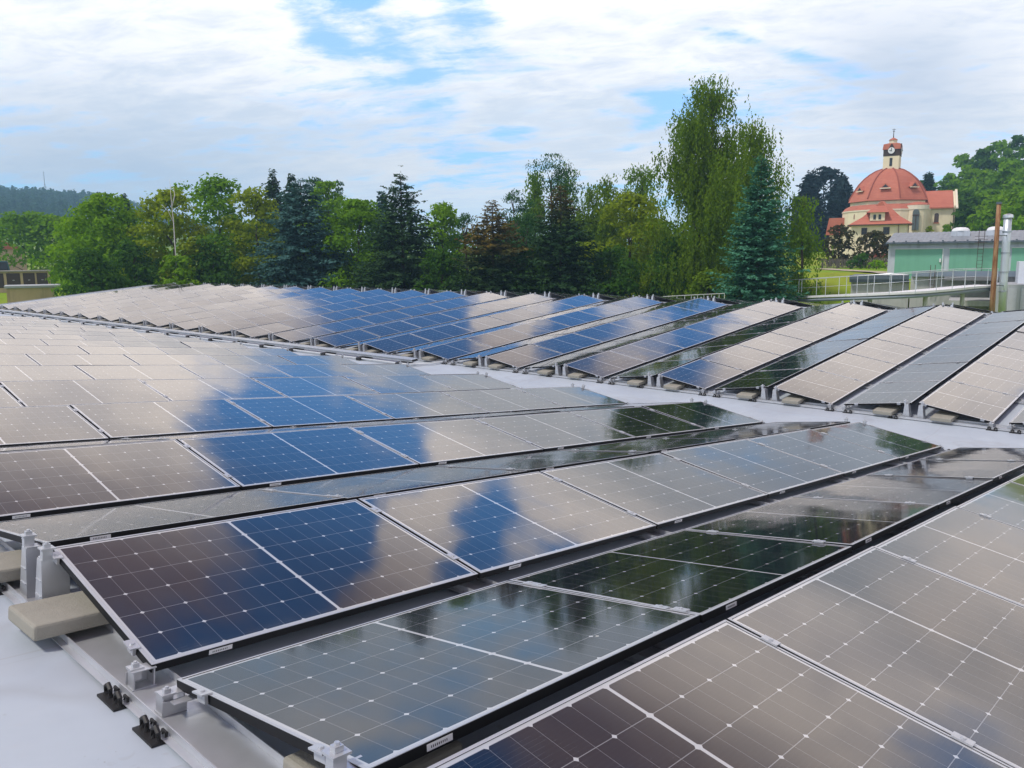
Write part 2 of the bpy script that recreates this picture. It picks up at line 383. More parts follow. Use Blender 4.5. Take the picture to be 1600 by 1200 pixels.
# ------------------------------------------------------------------ solar panels
ORD = ['zeroth', 'first', 'second', 'third', 'fourth', 'fifth', 'sixth', 'seventh', 'eighth', 'ninth', 'tenth', 'eleventh', 'twelfth', 'thirteenth', 'fourteenth', 'fifteenth', 'sixteenth', 'seventeenth', 'eighteenth', 'nineteenth', 'twentieth', 'twenty-first', 'twenty-second', 'twenty-third', 'twenty-fourth']
FD = .035; LIP = .012
def frame_mb(X=None, mb=None):
    mb = mb or MB()
    o = [(-PL/2, 0), (PL/2, 0), (PL/2, PW), (-PL/2, PW)]
    i = [(-PL/2+LIP, LIP), (PL/2-LIP, LIP), (PL/2-LIP, PW-LIP), (-PL/2+LIP, PW-LIP)]
    X = X or Matrix.Identity(4)
    P = lambda p, z: X @ Vector((p[0], p[1], z))
    for k in range(4):
        a, b = k, (k+1) % 4
        mb.face([P(o[a], 0), P(o[b], 0), P(i[b], 0), P(i[a], 0)], 1)
        mb.face([P(o[a], -FD), P(o[b], -FD), P(o[b], -.002), P(o[a], -.002)], 0)
        mb.face([P(o[a], -.002), P(o[b], -.002), P(o[b], 0), P(o[a], 0)], 1)
        mb.face([P(i[a], 0), P(i[b], 0), P(i[b], -FD), P(i[a], -FD)], 0)
        mb.face([P(o[a], -FD), P(i[a], -FD), P(i[b], -FD), P(o[b], -FD)], 0)
    return mb
FRAME = frame_mb().mesh('panel_frame', [BLACK, ALU_LIP])
def laminate_mesh():
    x0, x1, y0, y1 = -PL/2+LIP, PL/2-LIP, LIP, PW-LIP
    v = [(x0, y0, -.0025), (x1, y0, -.0025), (x1, y1, -.0025), (x0, y1, -.0025), (x0, y0, -.008), (x1, y0, -.008), (x1, y1, -.008), (x0, y1, -.008)]
    me = bpy.data.meshes.new('laminate'); me.from_pydata(v, [], [(0, 1, 2, 3), (7, 6, 5, 4)])
    me.materials.append(GLASS); me.materials.append(BACK); me.polygons[1].material_index = 1
    uv = me.uv_layers.new(name='UVMap')
    for l in me.loops:
        c = v[l.vertex_index]; uv.data[l.index].uv = (c[0]+PL/2, c[1])
    return me
LAM = laminate_mesh()
mb = MB(); mb.box(-.02, .02, -.035, .035, .001, .007); mb.box(-.006, .006, -.028, .028, -.03, .001)
mb.lathe([(.009, .007), (.009, .013), (.0, .013)], 8)
CLAMP = mb.mesh('module_clamp', ALU)
def sticker_mesh():
    mb = MB(); mb.box(-.05, .05, -.0015, -.0005, -.028, -.008, 0)
    for k in range(9):
        x = -.035+k*.0075; mb.box(x, x+.003, -.0022, -.0016, -.022, -.015, 1)
    return mb.mesh('barcode_sticker', [STICK, INK])
STK = sticker_mesh()
WC = PW*math.cos(TH)
def panel_matrix(fr, s, Y, typ, jit=True):
    j = R_(.42) if jit else 0
    J = Matrix.Rotation(random.uniform(-j, j), 4, 'X') @ Matrix.Rotation(random.uniform(-j, j)*.6, 4, 'Y')
    if typ == 'A': return fr @ Matrix.Translation((s, Y, H0)) @ Matrix.Rotation(TH, 4, 'X') @ J
    return fr @ Matrix.Translation((s, Y+2*WC+GH, H0+.019)) @ Matrix.Rotation(math.pi, 4, 'Z') @ Matrix.Rotation(TH-.032, 4, 'X') @ J
def on_screen(mw, mrg=0):
    pts = [proj(mw @ Vector((x, y, 0))) for x in (-PL/2, 0, PL/2) for y in (0, PW/2, PW)]
    pts = [p for p in pts if p]
    if not pts: return False
    xs = [p[0] for p in pts]; ys = [p[1] for p in pts]
    return max(xs) > mrg and min(xs) < 1600-mrg and max(ys) > 0 and min(ys) < 1200-mrg
GRP = {('n', 'A'): 'camera-facing panels on the near roof slope', ('n', 'B'): 'panels tilted away on the near roof slope',
       ('f', 'A'): 'camera-facing panels on the far roof slope', ('f', 'B'): 'panels tilted away on the far roof slope', ('t', 'A'): 'panels behind the roof ridge'}
NEARLAB = {('A', 0, 0): 'foremost full panel, left half dusky brown and right half deep blue, at the left end',
           ('A', 0, 1): 'panel with a diagonal blue reflection, right beside the foremost brown and blue panel',
           ('A', 0, 2): 'pale lilac panel, third from the left end of the foremost full camera-facing row',
           ('B', -1, 0): 'grey panel tilted away with dark tree streaks mirrored in it, in the foreground',
           ('B', -1, 1): 'nearly black panel tilted away, just beyond the grey panel with tree streaks',
           ('A', -1, 0): 'brown panel cut off by the bottom edge, its left corner lowest in the photo',
           ('A', -1, 1): 'large beige-brown panel at the lower right, two up from the bottom edge'}
hidden = []
def make_panel(field, typ, r, t, mw):
    if field == 'n':
        key = (typ, r, t)
        if key in NEARLAB: lab = NEARLAB[key]
        else:
            face = 'camera-facing' if typ == 'A' else 'tilted-away'
            if r == -1: lab = '%s solar panel, %s from the left end of the foremost %s row' % (face, ORD[t+1], face)
            else: lab = '%s solar panel, %s from the valley end of the %s %s near-slope row' % (face, ORD[NPAN-t], ORD[r+2], 'such' if False else face)
            lab = lab.replace('camera-facing near-slope', 'near-slope').replace('tilted-away near-slope', 'near-slope')
    elif field == 'f':
        face = 'camera-facing' if typ == 'A' else 'tilted-away'
        if typ == 'A': lab = 'camera-facing solar panel, %s uphill from the valley in the far slope\'s %s row from right' % (ORD[t+1], ORD[r+1])
        else: lab = 'tilted-away solar panel, %s uphill from the valley in the far slope\'s %s row from right' % (ORD[t+1], ORD[r+2])
    else:
        lab = 'panel seen edge-on behind the ridge, behind the %s far-slope row from the right' % ORD[r+1]
    o = empty('solar_panel', lab, 'solar panel', mw, GRP[(field, typ)])
    link('frame', FRAME, o); link('laminate', LAM, o)
    near = (field == 'n' and r <= 3) or (field == 'f' and r <= 6)
    if near:
        for y in (.22, PW-.20):
            link('clamp', CLAMP, o, Matrix.Translation((PL/2+GAPX/2, y, 0)))
        if t == 0:
            for y in (.16, PW-.10): link('clamp', CLAMP, o, Matrix.Translation((-PL/2-.012, y, 0)))
        if field == 'n' and r <= 1:
            link('barcode_sticker', STK, o, Matrix.Translation((-PL/2+.28, 0, 0)) if typ == 'A' else Matrix.Translation((PL/2-.26, PW, 0)) @ Matrix.Rotation(math.pi, 4, 'Z'))
    return o
NROWS_N, NROWS_F = 15, 21
cnt = 0
for r in range(-1, NROWS_N):
    for typ in 'AB':
        if r == -1 and typ == 'A': pass
        for t in range(NPAN):
            s = t*(PL+GAPX)+PL/2
            mw = panel_matrix(MN, s, r*DROW, typ)
            vis = on_screen(mw)
            if typ == 'B' and r > 1: vis = False; 
            if vis: make_panel('n', typ, r, t, mw); cnt += 1
            elif r >= -1: hidden.append(mw)
for r in range(-1, NROWS_F):
    for typ in 'AB':
        for t in range(NPAN):
            s = FS+t*(PL+GAPX)+PL/2
            mw = panel_matrix(MF, s, r*DROW+FO, typ)
            vis = on_screen(mw, 4)
            if typ == 'B' and r > 5: vis = False
            if vis: make_panel('f', typ, r, t, mw); cnt += 1
            else: hidden.append(mw)
for r in range(0, 20):
    mw = panel_matrix(M3, .5+PL/2, r*DROW+FO, 'A')
    if r < 10: make_panel('t', 'A', r, 0, mw); cnt += 1
    else: hidden.append(mw)
    for t in range(0, 3):
        hidden.append(panel_matrix(M3, .5+PL/2+t*(PL+GAPX), r*DROW+FO, 'B'))
        if t: hidden.append(panel_matrix(M3, .5+PL/2+t*(PL+GAPX), r*DROW+FO, 'A'))
print('panels', cnt, 'hidden', len(hidden))
# the panels the photo hardly shows: one object
mb = MB(); uvs = []
vv, ff, mi, uvl = [], [], [], []
fm = frame_mb(); lamv = [tuple(v.co) for v in LAM.vertices]
base_v = fm.v+lamv; nb = len(fm.v)
base_f = list(fm.f)+[tuple(nb+i for i in (0, 1, 2, 3)), tuple(nb+i for i in (7, 6, 5, 4))]
base_m = list(fm.mi)+[2, 3]
for mw in hidden:
    b = len(vv); vv += [tuple(mw @ Vector(p)) for p in base_v]
    ff += [tuple(b+i for i in f) for f in base_f]; mi += base_m
    for f in base_f: uvl += [(base_v[i][0]+PL/2, base_v[i][1]) for i in f]
me = bpy.data.meshes.new('hidden_panels'); me.from_pydata(vv, [], ff)
for m in (BLACK, ALU_LIP, GLASS, BACK): me.materials.append(m)
me.polygons.foreach_set('material_index', mi)
uv = me.uv_layers.new(name='UVMap'); uv.data.foreach_set('uv', [c for p in uvl for c in p])
tag(link('solar_panel_field', me), 'remaining solar panels hidden behind the rows in front of them', 'solar panels', kind='stuff')

# ------------------------------------------------------------------ base rails with posts, brackets and rubber feet
def rail_mesh(Ya, Yb):
    mb = MB()
    w_ = .095
    mb.box(-w_, w_, Ya, Yb, .012, .016)
    for sx in (-1, 1):
        mb.box(sx*w_-(.004 if sx > 0 else 0), sx*w_+(0 if sx > 0 else .004), Ya, Yb, .0165, .045)
        mb.box(min(sx*w_, sx*(w_+.028)), max(sx*w_, sx*(w_+.028)), Ya, Yb, .0125, .0155)
    return mb.mesh('rail', ALU)
HT = PW*math.sin(TH)
def post_mb(sgn):                      # tall channel post under the high edge, leaning slightly
    mb = MB(); h = H0+HT-FD-.005
    f = lambda u, v, t: (t, u, v)
    mb.extr([(-.055*sgn, .0165), (.055*sgn, .0165), (.03*sgn, h), (-.03*sgn, h)], -.06, -.055, f)
    mb.extr([(-.055*sgn, .0165), (.055*sgn, .0165), (.03*sgn, h), (-.03*sgn, h)], .055, .06, f)
    mb.extr([(-.055, .0165), (-.05, .0165), (-.026, h), (-.031, h)], -.0549, .0549, f)
    for zz in (.33, .62): mb.box(-.0645, .0645, -.045+.02*zz, .045-.02*zz, h*zz-.004, h*zz)
    mb.box(-.055, .055, -.032, .032, h+.001, h+.006)
    return mb
def clamp_mb():
    mb = MB(); mb.box(-.022, .022, -.018, .018, 0, .05); mb.box(-.03, .03, -.028, .028, .05, .058)
    mb.box(-.014, .014, -.012, .012, .058, .075); mb.tube([(0, 0, .075), (0, 0, .083)], .008, 6)
    return mb
POST = post_mb(1).mesh('support_post', ALU); ENDCL = clamp_mb().mesh('end_clamp', ALU)
mb = MB()
mb.box(-.045, .045, -.03, .03, .0165, .021); mb.box(-.04, -.035, -.028, .028, .021, .085); mb.box(.035, .04, -.028, .028, .021, .085)
mb.box(-.045, .045, -.03, .03, .0853, .089); mb.box(-.02, .085, .04, .075, .068, .072); mb.box(-.0445, .0445, .0305, .036, .0165, .07)
BRK = mb.mesh('edge_bracket', ALU)
mb = MB()
mb.box(-.085, .05, -.11, .11, .0015, .0115)
for y in (-.07, .055):
    mb.tube([(-.055, y-.028, .0116), (-.055, y-.028, .05), (-.055, y, .064), (-.055, y+.028, .05), (-.055, y+.028, .0116)], .011, 7)
    mb.tube([(-.02, y-.02, .0116), (-.02, y-.02, .035), (-.02, y+.02, .035), (-.02, y+.02, .0116)], .008, 6)
FOOT = mb.mesh('rubber_foot', RUBBER)
def mk_rail(fr, s, ra, rb, off, label, group, ends, flip=1):
    Ya, Yb = ra*DROW+off-.35, rb*DROW+off-.1
    o = empty('base_rail', label, 'mounting rail', fr @ Matrix.Translation((s, 0, 0)), group)
    link('rail', rail_mesh(Ya, Yb), o)
    if not ends: return
    for r in range(ra, rb):
        y = r*DROW+off
        yl, yh = y+.02, y+WC-.05
        yb, ybl = y+WC+GH+.05, y+2*WC+GH-.02
        R = Matrix.Scale(flip, 4, (1, 0, 0))
        for yy, sg in ((yh, 1), (yb, -1)):
            link('support_post', POST, o, Matrix.Translation((0, yy, 0)))
            link('end_clamp', ENDCL, o, Matrix.Translation((-.035*flip, yy-.02*sg, H0+HT-FD+.006-.012)))
        for yy, sg in ((yl, 1), (ybl, -1)):
            link('edge_bracket', BRK, o, Matrix.Translation((-.02*flip, yy, 0)) @ Matrix.Scale(sg, 4, (0, 1, 0)) @ R)
            link('end_clamp', ENDCL, o, Matrix.Translation((-.04*flip, yy+.01*sg, .045)) @ Matrix.Scale(.85, 4))
        for yy in (yl-.03, ybl-.10+.0, y+WC+GH/2+.30):
            link('rubber_foot', FOOT, o, Matrix.Translation((-.09*flip, yy, 0)) @ R @ Matrix.Diagonal((.85, .72, .85, 1)))
SN = NPAN*(PL+GAPX)-GAPX
mk_rail(MN, -.01, -1, 3, 0, 'bare aluminium base rail along the left ends of the foreground panel rows', 'base rails of the near slope', True)
for k in range(1, NPAN):
    mk_rail(MN, k*(PL+GAPX)-GAPX/2, -1, NROWS_N, 0, 'aluminium base rail under the %s panel joint from the left, near slope' % ORD[k], 'base rails of the near slope', False)
mk_rail(MN, SN+.01, -1, NROWS_N, 0, 'aluminium base rail under the valley ends of the near-slope rows', 'base rails of the near slope', True, -1)
mk_rail(MF, FS-.01, -1, NROWS_F, FO, 'aluminium base rail along the valley ends of the far-slope rows', 'base rails of the far slope', True)
for k in range(1, NPAN):
    mk_rail(MF, FS+k*(PL+GAPX)-GAPX/2, -1, NROWS_F, FO, 'aluminium base rail under the %s panel joint uphill, far slope' % ORD[k], 'base rails of the far slope', False)
mk_rail(MF, FS+SN+.01, -1, NROWS_F, FO, 'aluminium base rail under the ridge ends of the far-slope rows', 'base rails of the far slope', True, -1)
mk_rail(M3, .49, -1, NROWS_F-1, FO, 'aluminium base rail just behind the roof ridge', 'base rails behind the ridge', True)

# ------------------------------------------------------------------ solar cables under the foreground row ends
mb = MB(); mb.tube([(.06, -.30, .085), (.10, -.36, .03), (.17, -.45, .024), (.30, -.52, .024), (.55, -.50, .022)], .009, 7)
tag(mb.build('power_cable', RUBBER, None, MN, smooth=True), 'black cable lying on the rail under the corner of the grey foreground panel', 'cable')
mb = MB(); mb.tube([(.75, -.02, .022), (1.1, -.10, .02), (1.6, -.07, .02), (1.76, -.13, .03), (1.80, -.12, .07)], .008, 7)
mb.tube([(1.70, -.115, .026), (1.78, -.128, .042)], .016, 8)
tag(mb.build('power_cable', RUBBER, None, MN, smooth=True), 'black cable with plug in the gap beside the first panel joint', 'cable')

# ------------------------------------------------------------------ concrete ballast blocks
mb = MB(); mb.box(-.235, .235, -.16, .16, .05, .118)
BLK = mb.mesh('ballast_block', CONC)
def block(fr, s, y, label, group, rz=0, z=0):
    o = link('ballast_block', BLK, None, fr @ Matrix.Translation((s, y, z)) @ Matrix.Rotation(rz, 4, 'Z'))
    b = o.modifiers.new('bevel', 'BEVEL'); b.width = .012; b.segments = 2
    return tag(o, label, 'ballast block', group)
g = 'concrete ballast blocks at the left row ends'
block(MN, .0, WC-.36, 'grey concrete block on the rail under the foremost brown and blue panel', g, .03)
block(MN, .0, WC+GH+.34, 'concrete block cut off by the left edge of the photo, beside two posts', g, -.02)
block(MN, .25, -1.06, 'concrete block at the bottom edge under the grey panel with tree streaks', g, .02)
block(MN, -.02, DROW+WC-.36, 'concrete block under the left end of the second full row', g, .0)
g = 'concrete ballast blocks along the valley'
for r in range(-1, NROWS_F):
    block(MF, FS+.05, r*DROW+FO+WC-.40, 'concrete block under the valley end of the far slope\'s %s camera-facing row from right' % ORD[r+2], g, random.uniform(-.05, .05))
    block(MF, FS+.05, r*DROW+FO+WC+GH+.40, 'concrete block under the valley end of the far slope\'s %s tilted-away row from right' % ORD[r+2], g, random.uniform(-.05, .05))

# ------------------------------------------------------------------ cable tray along the valley and a roof drain
TRAY_S = .42
ct = empty('cable_tray', 'light grey cable tray with pipes running along the roof valley', 'cable tray', MF @ Matrix.Translation((TRAY_S, 0, 0)))
GALV = plain('galvanised', (.42, .45, .48), .45, .5, .15, 5)
ya, yb = 5.25*DROW, 21.5*DROW
mb = MB(); mb.box(-.10, .10, ya, yb, .10, .104); mb.box(-.104, -.1, ya, yb, .0985, .16); mb.box(.1, .104, ya, yb, .0985, .16); mb.box(-.12, .12, ya, yb, .161, .167)
mb.build('tray', GALV, ct)
mb = MB(); pts = [(-.22, ya+.3, .06), (-.22, yb, .06)]; mb.tube(pts, .025, 8); mb.tube([(-.22, ya+.3, .06), (-.18, ya+.0, .06), (.2, ya-.5, .05), (.45, ya-.6, .05)], .025, 8)
mb.build('pipe', plain('grey_pipe', (.50, .53, .56), .5), ct)
n = 24
padm = MB(); padm.box(-.3, .16, -.09, .09, .004, .095); PAD = padm.mesh('support_pad', RUBBER)
for k in range(n):
    link('support_pad', PAD, ct, Matrix.Translation((0, ya+.4+(yb-ya-.8)*k/(n-1), 0)))
mb = MB(); mb.lathe([(.0, .03), (.06, .03), (.085, .02), (.10, .004)], 16)
dr = mb.build('roof_drain', RUBBER, None, MN @ Matrix.Translation((11.6, 8.6, .0)))
def on_roof(px, py, fr):               # where a view direction meets a roof slope
    v = ray(px, py); n_ = fr.to_3x3() @ Vector((0, 0, 1)); o_ = fr.translation
    return CAM+v*((o_-CAM).dot(n_)/v.dot(n_))
P = on_roof(809, 597, MN); dr.matrix_world = Matrix.Translation(P) @ MN.to_3x3().to_4x4()
tag(dr, 'small dark roof drain on the bare pale roof between the two fields', 'roof drain')

# BACKGROUND
# ------------------------------------------------------------------ foliage
def leaf_material(name, c0, c1, top=None, transl=.35):
    m, t, b = material(name)
    tc = t.new('ShaderNodeTexCoord'); O = tc.outputs['Object']
    geo = t.new('ShaderNodeNewGeometry')
    f = t.m('ADD', t.m('MULTIPLY', geo.outputs['Random Per Island'], .55), t.m('MULTIPLY', t.ramp(t.noise(O, .55, 3, .6), .3, .7), .45))
    col = t.mix(f, c0, c1)
    if top:                                   # browning cone-laden top of the spruces
        s = t.new('ShaderNodeSeparateXYZ'); t.l.new(O, s.inputs[0])
        zz = t.m('ADD', s.outputs[2], t.m('MULTIPLY', t.noise(O, .8, 3, .6), 3.))
        col = t.mix(t.m('MULTIPLY', t.ramp(zz, top[1], top[1]+2.2), t.m('MULTIPLY_ADD', geo.outputs['Random Per Island'], .6, .4)), col, top[0])
    t.l.new(col, b.inputs['Base Color']); b.inputs['Roughness'].default_value = .6; b.inputs['Specular IOR Level'].default_value = .06
    tr = t.new('ShaderNodeBsdfTranslucent'); mx = t.new('ShaderNodeMixShader'); mx.inputs[0].default_value = transl+.08
    t.l.new(t.mix(1., col, (1.25, 1.3, .6), 'MULTIPLY'), tr.inputs[0])
    t.l.new(b.outputs[0], mx.inputs[1]); t.l.new(tr.outputs[0], mx.inputs[2])
    t.l.new(mx.outputs[0], t.n['Material Output'].inputs[0])
    return m
LM = {
 'bright': leaf_material('leaves_bright', (.085, .20, .004), (.21, .37, .008)),
 'mid': leaf_material('leaves_mid', (.070, .175, .006), (.18, .34, .010)),
 'dark': leaf_material('leaves_dark', (.026, .080, .008), (.068, .16, .014)),
 'yellow': leaf_material('leaves_yellow', (.13, .20, .004), (.28, .35, .008)),
 'birch': leaf_material('leaves_birch', (.066, .135, .007), (.175, .27, .014)),
 'birchlight': leaf_material('leaves_birchlight', (.075, .16, .008), (.17, .28, .018)),
 'spruce': leaf_material('needles_dark', (.016, .050, .018), (.054, .108, .036), transl=.1),
 'blue': leaf_material('needles_blue', (.022, .072, .066), (.080, .180, .170), transl=.1),
 'bluegreen': leaf_material('needles_bluegreen', (.026, .115, .070), (.095, .27, .175), transl=.12),
 'browntop': leaf_material('needles_brown_top', (.014, .040, .014), (.045, .090, .024), ((.16, .105, .020), 8.4), .1),
 'browntop2': leaf_material('needles_brown_crown', (.012, .044, .016), (.042, .088, .026), ((.12, .080, .020), 11.2), .1),
 'pine': leaf_material('needles_pine', (.018, .068, .018), (.050, .13, .030), transl=.12),
 'navy': leaf_material('needles_blueblack', (.008, .022, .028), (.022, .045, .050), transl=.08),
 'maroon': leaf_material('leaves_maroon', (.05, .024, .014), (.07, .085, .018)),
}
BARK = plain('bark', (.075, .058, .042), .95, 0, .3, 3, .6, .1)
BIRCHBARK = plain('birch_bark', (.60, .57, .52), .8, 0, .35, 2.2, .3, .2)
def quads_mesh(name, C, U, V, mat, shape='leaf'):
    """one diamond-shaped leaf cluster per row of C; U, V are its half axes"""
    n = len(C)
    if shape == 'leaf':
        P = np.stack([C-U, C-V*.9+U*.15, C+U, C+V], 1)
    else:
        P = np.stack([C-V*.35, C+U*.45-V, C+U, C+U*.45+V], 1)
    me = bpy.data.meshes.new(name)
    me.vertices.add(4*n); me.vertices.foreach_set('co', P.reshape(-1).astype(np.float32))
    me.loops.add(4*n); me.loops.foreach_set('vertex_index', np.arange(4*n, dtype=np.int32))
    me.polygons.add(n); me.polygons.foreach_set('loop_start', np.arange(0, 4*n, 4, dtype=np.int32))
    me.update(calc_edges=True); me.materials.append(mat); return me
def unit(a): return a/np.maximum(np.linalg.norm(a, axis=1, keepdims=True), 1e-6)
def crown_broad(rng, h, wd, n, leaf, z0=.12, lobes=22, loose=0.):
    R = wd/2; zc0, zc1 = h*z0, h
    pts, nrm = [], []
    cl = []
    for i in range(lobes*4):
        t = rng.uniform(0, 1)**.8; z = zc0+(zc1-zc0)*t
        prof = max(.06, math.sin(math.pi*min(1, (.22+.78*t)**.85))**.52)
        a = rng.uniform(0, 2*math.pi); rr = R*prof*math.sqrt(rng.uniform(.12, 1.))*rng.uniform(.82, 1.12)
        cl.append((rr*math.cos(a), rr*math.sin(a), z-rng.uniform(0, .05)*h, rng.uniform(.12, .24)*wd*(1-loose*.3)*(1-.45*max(0, t-.6))))
    cl.append((0, 0, h*.94, .1*wd)); cl.append((rng.normal()*.1*wd, rng.normal()*.1*wd, h*.9, .13*wd))
    cl = np.array(cl); wts = cl[:, 3]**2; wts /= wts.sum()
    idx = rng.choice(len(cl), n, p=wts)
    d = unit(rng.normal(size=(n, 3))); d[:, 2] = np.where(d[:, 2] < -.3, -d[:, 2]*.6, d[:, 2]); d = unit(d)
    rad = cl[idx, 3]*(rng.uniform(.35, 1.05, n)**.6)*(1+.25*loose*rng.normal(size=n))
    C = cl[idx, :3]+d*rad[:, None]*np.array([1, 1, .78])
    C[:, 2] = np.minimum(C[:, 2], h*1.02)
    N = unit(d+rng.normal(size=(n, 3))*.55+np.array([0, 0, .35]))
    U = unit(np.cross(N, rng.normal(size=(n, 3)))); V = np.cross(N, U)
    s = leaf*rng.uniform(.6, 1.4, n)[:, None]
    return C, U*s, V*s*.62, cl
def crown_conifer(rng, h, wd, leaf0, levels=30, per=11, droop=.28, taper=.95, bluff=0.):
    C, U, V = [], [], []
    for i in range(levels):
        t = (i+rng.uniform(-.3, .3))/levels; z = h*min(.985, .03+.955*t+rng.uniform(-.6, .6)/levels)
        R = wd/2*((1-t)**taper*(1-.12*bluff)+.02)*rng.uniform(.82, 1.12)*(1 if t > .12 else .82+1.5*t)
        k = max(4, int(per*(1-.55*t))); leaf = leaf0*(.42+.58*min(1., R/(wd*.17)))
        for b in range(k):
            a = 2*math.pi*(b+rng.uniform(-.4, .4))/k; L = R*rng.uniform(.55, 1.15); zb = z+rng.normal()*.9*h/levels; dr = droop*rng.uniform(.5, 1.5)
            m = max(3, int(L/(leaf*.62)))
            for q in range(m):
                f = (q+rng.uniform(0, 1))/m
                if f < .18 and m > 5: continue
                dz = zb-z-dr*L*f+.22*L*f*f*(.6 if t < .6 else 1.3)
                side = 3 if f < .85 else 2
                for e in range(side):
                    off = (e-(side-1)/2)*leaf*1.25*(1.15-f*.7)+rng.normal()*leaf*.2
                    c = np.array([L*f*math.cos(a)-off*math.sin(a), L*f*math.sin(a)+off*math.cos(a), z+dz+rng.normal()*leaf*.22])
                    aa = a+off/leaf*.35+rng.normal()*.25
                    u = np.array([math.cos(aa), math.sin(aa), -.25+rng.normal()*.28]); u /= np.linalg.norm(u)
                    s = leaf*rng.uniform(.75, 1.35)
                    nrm = np.array([rng.normal()*.45, rng.normal()*.45, 1.]); v = np.cross(nrm, u); v /= np.linalg.norm(v)
                    C.append(c); U.append(u*s); V.append(v*s*.46)
    for q in range(14):
        leaf = leaf0*.6; z = h*(1-.007*q); C.append(np.array([rng.normal()*.03, rng.normal()*.03, z-.1])); a = rng.uniform(0, 6.28)
        U.append(np.array([math.cos(a)*.12, math.sin(a)*.12, .22])*leaf*1.8); V.append(np.array([-math.sin(a), math.cos(a), 0])*leaf*.3)
    return np.array(C), np.array(U), np.array(V)
def crown_birch(rng, h, wd, strands, leaf, z0=.1, airy=1.):
    """hanging strands of small leaves from rising limbs"""
    R = wd/2; C, limbs = [], []
    tips = []
    for i in range(60):
        t = rng.uniform(.06, .99); a = rng.uniform(0, 2*math.pi)
        rr = R*(1-t**2.6)**.7*rng.uniform(.2, 1.0)+.15
        tips.append((rr*math.cos(a), rr*math.sin(a), h*(z0+(1-z0)*t), a, rr))
    for s in range(strands):
        tp = tips[rng.integers(len(tips))]; f = rng.uniform(.3, 1.08)
        x = tp[0]*f+rng.normal()*.07*wd; y = tp[1]*f+rng.normal()*.07*wd; z = tp[2]-(1-f)*.12*h+rng.normal()*.02*h
        L = rng.uniform(.05, .15)*h*(.5 if tp[2] > .9*h else 1)
        m = max(4, int(L/(leaf*1.05))); z = min(z, h)
        zz = z-np.linspace(0, L, m)
        C.append(np.stack([x+rng.normal(size=m)*leaf*.95*airy+np.linspace(0, rng.normal()*.2, m), y+rng.normal(size=m)*leaf*.95*airy, zz], 1))
    C = np.concatenate(C); n = len(C)
    C = C[C[:, 2] > h*z0*.3]; n = len(C)
    N = unit(rng.normal(size=(n, 3))+np.array([0, 0, .1])); U = unit(np.array([[0, 0, -1.]])+rng.normal(size=(n, 3))*.45)
    V = unit(np.cross(N, U)); s = leaf*rng.uniform(.6, 1.4, n)[:, None]
    return C, U*s, V*s*.6, tips
def trunk_mb(rng, h, r, bend=.02, limbs=None, top=.9):
    mb = MB(); k = 7
    pts = [(rng.normal()*bend*h*(i/k), rng.normal()*bend*h*(i/k), -.6+(h*top+.6)*i/k) for i in range(k+1)]
    mb.tube(pts, [r*(1-.9*i/k)+.012 for i in range(k+1)], 8)
    if limbs is not None:
        for L in limbs:
            z = max(.12*h, L[2]-.28*math.hypot(L[0], L[1])-.08*h); i = min(k-1, int((z+.6)/(h*top+.6)*k)); b = Vector(pts[i])
            b.z = z; e = Vector(L[:3]); mid = b.lerp(e, .5)+Vector((0, 0, .06*(e-b).length))
            mb.tube([b, mid, e], [r*.34, r*.2, .012], 5, cap=False)
    return mb
CLEAR_X, CLEAR_Y = XE+1.2, Y1+1.2
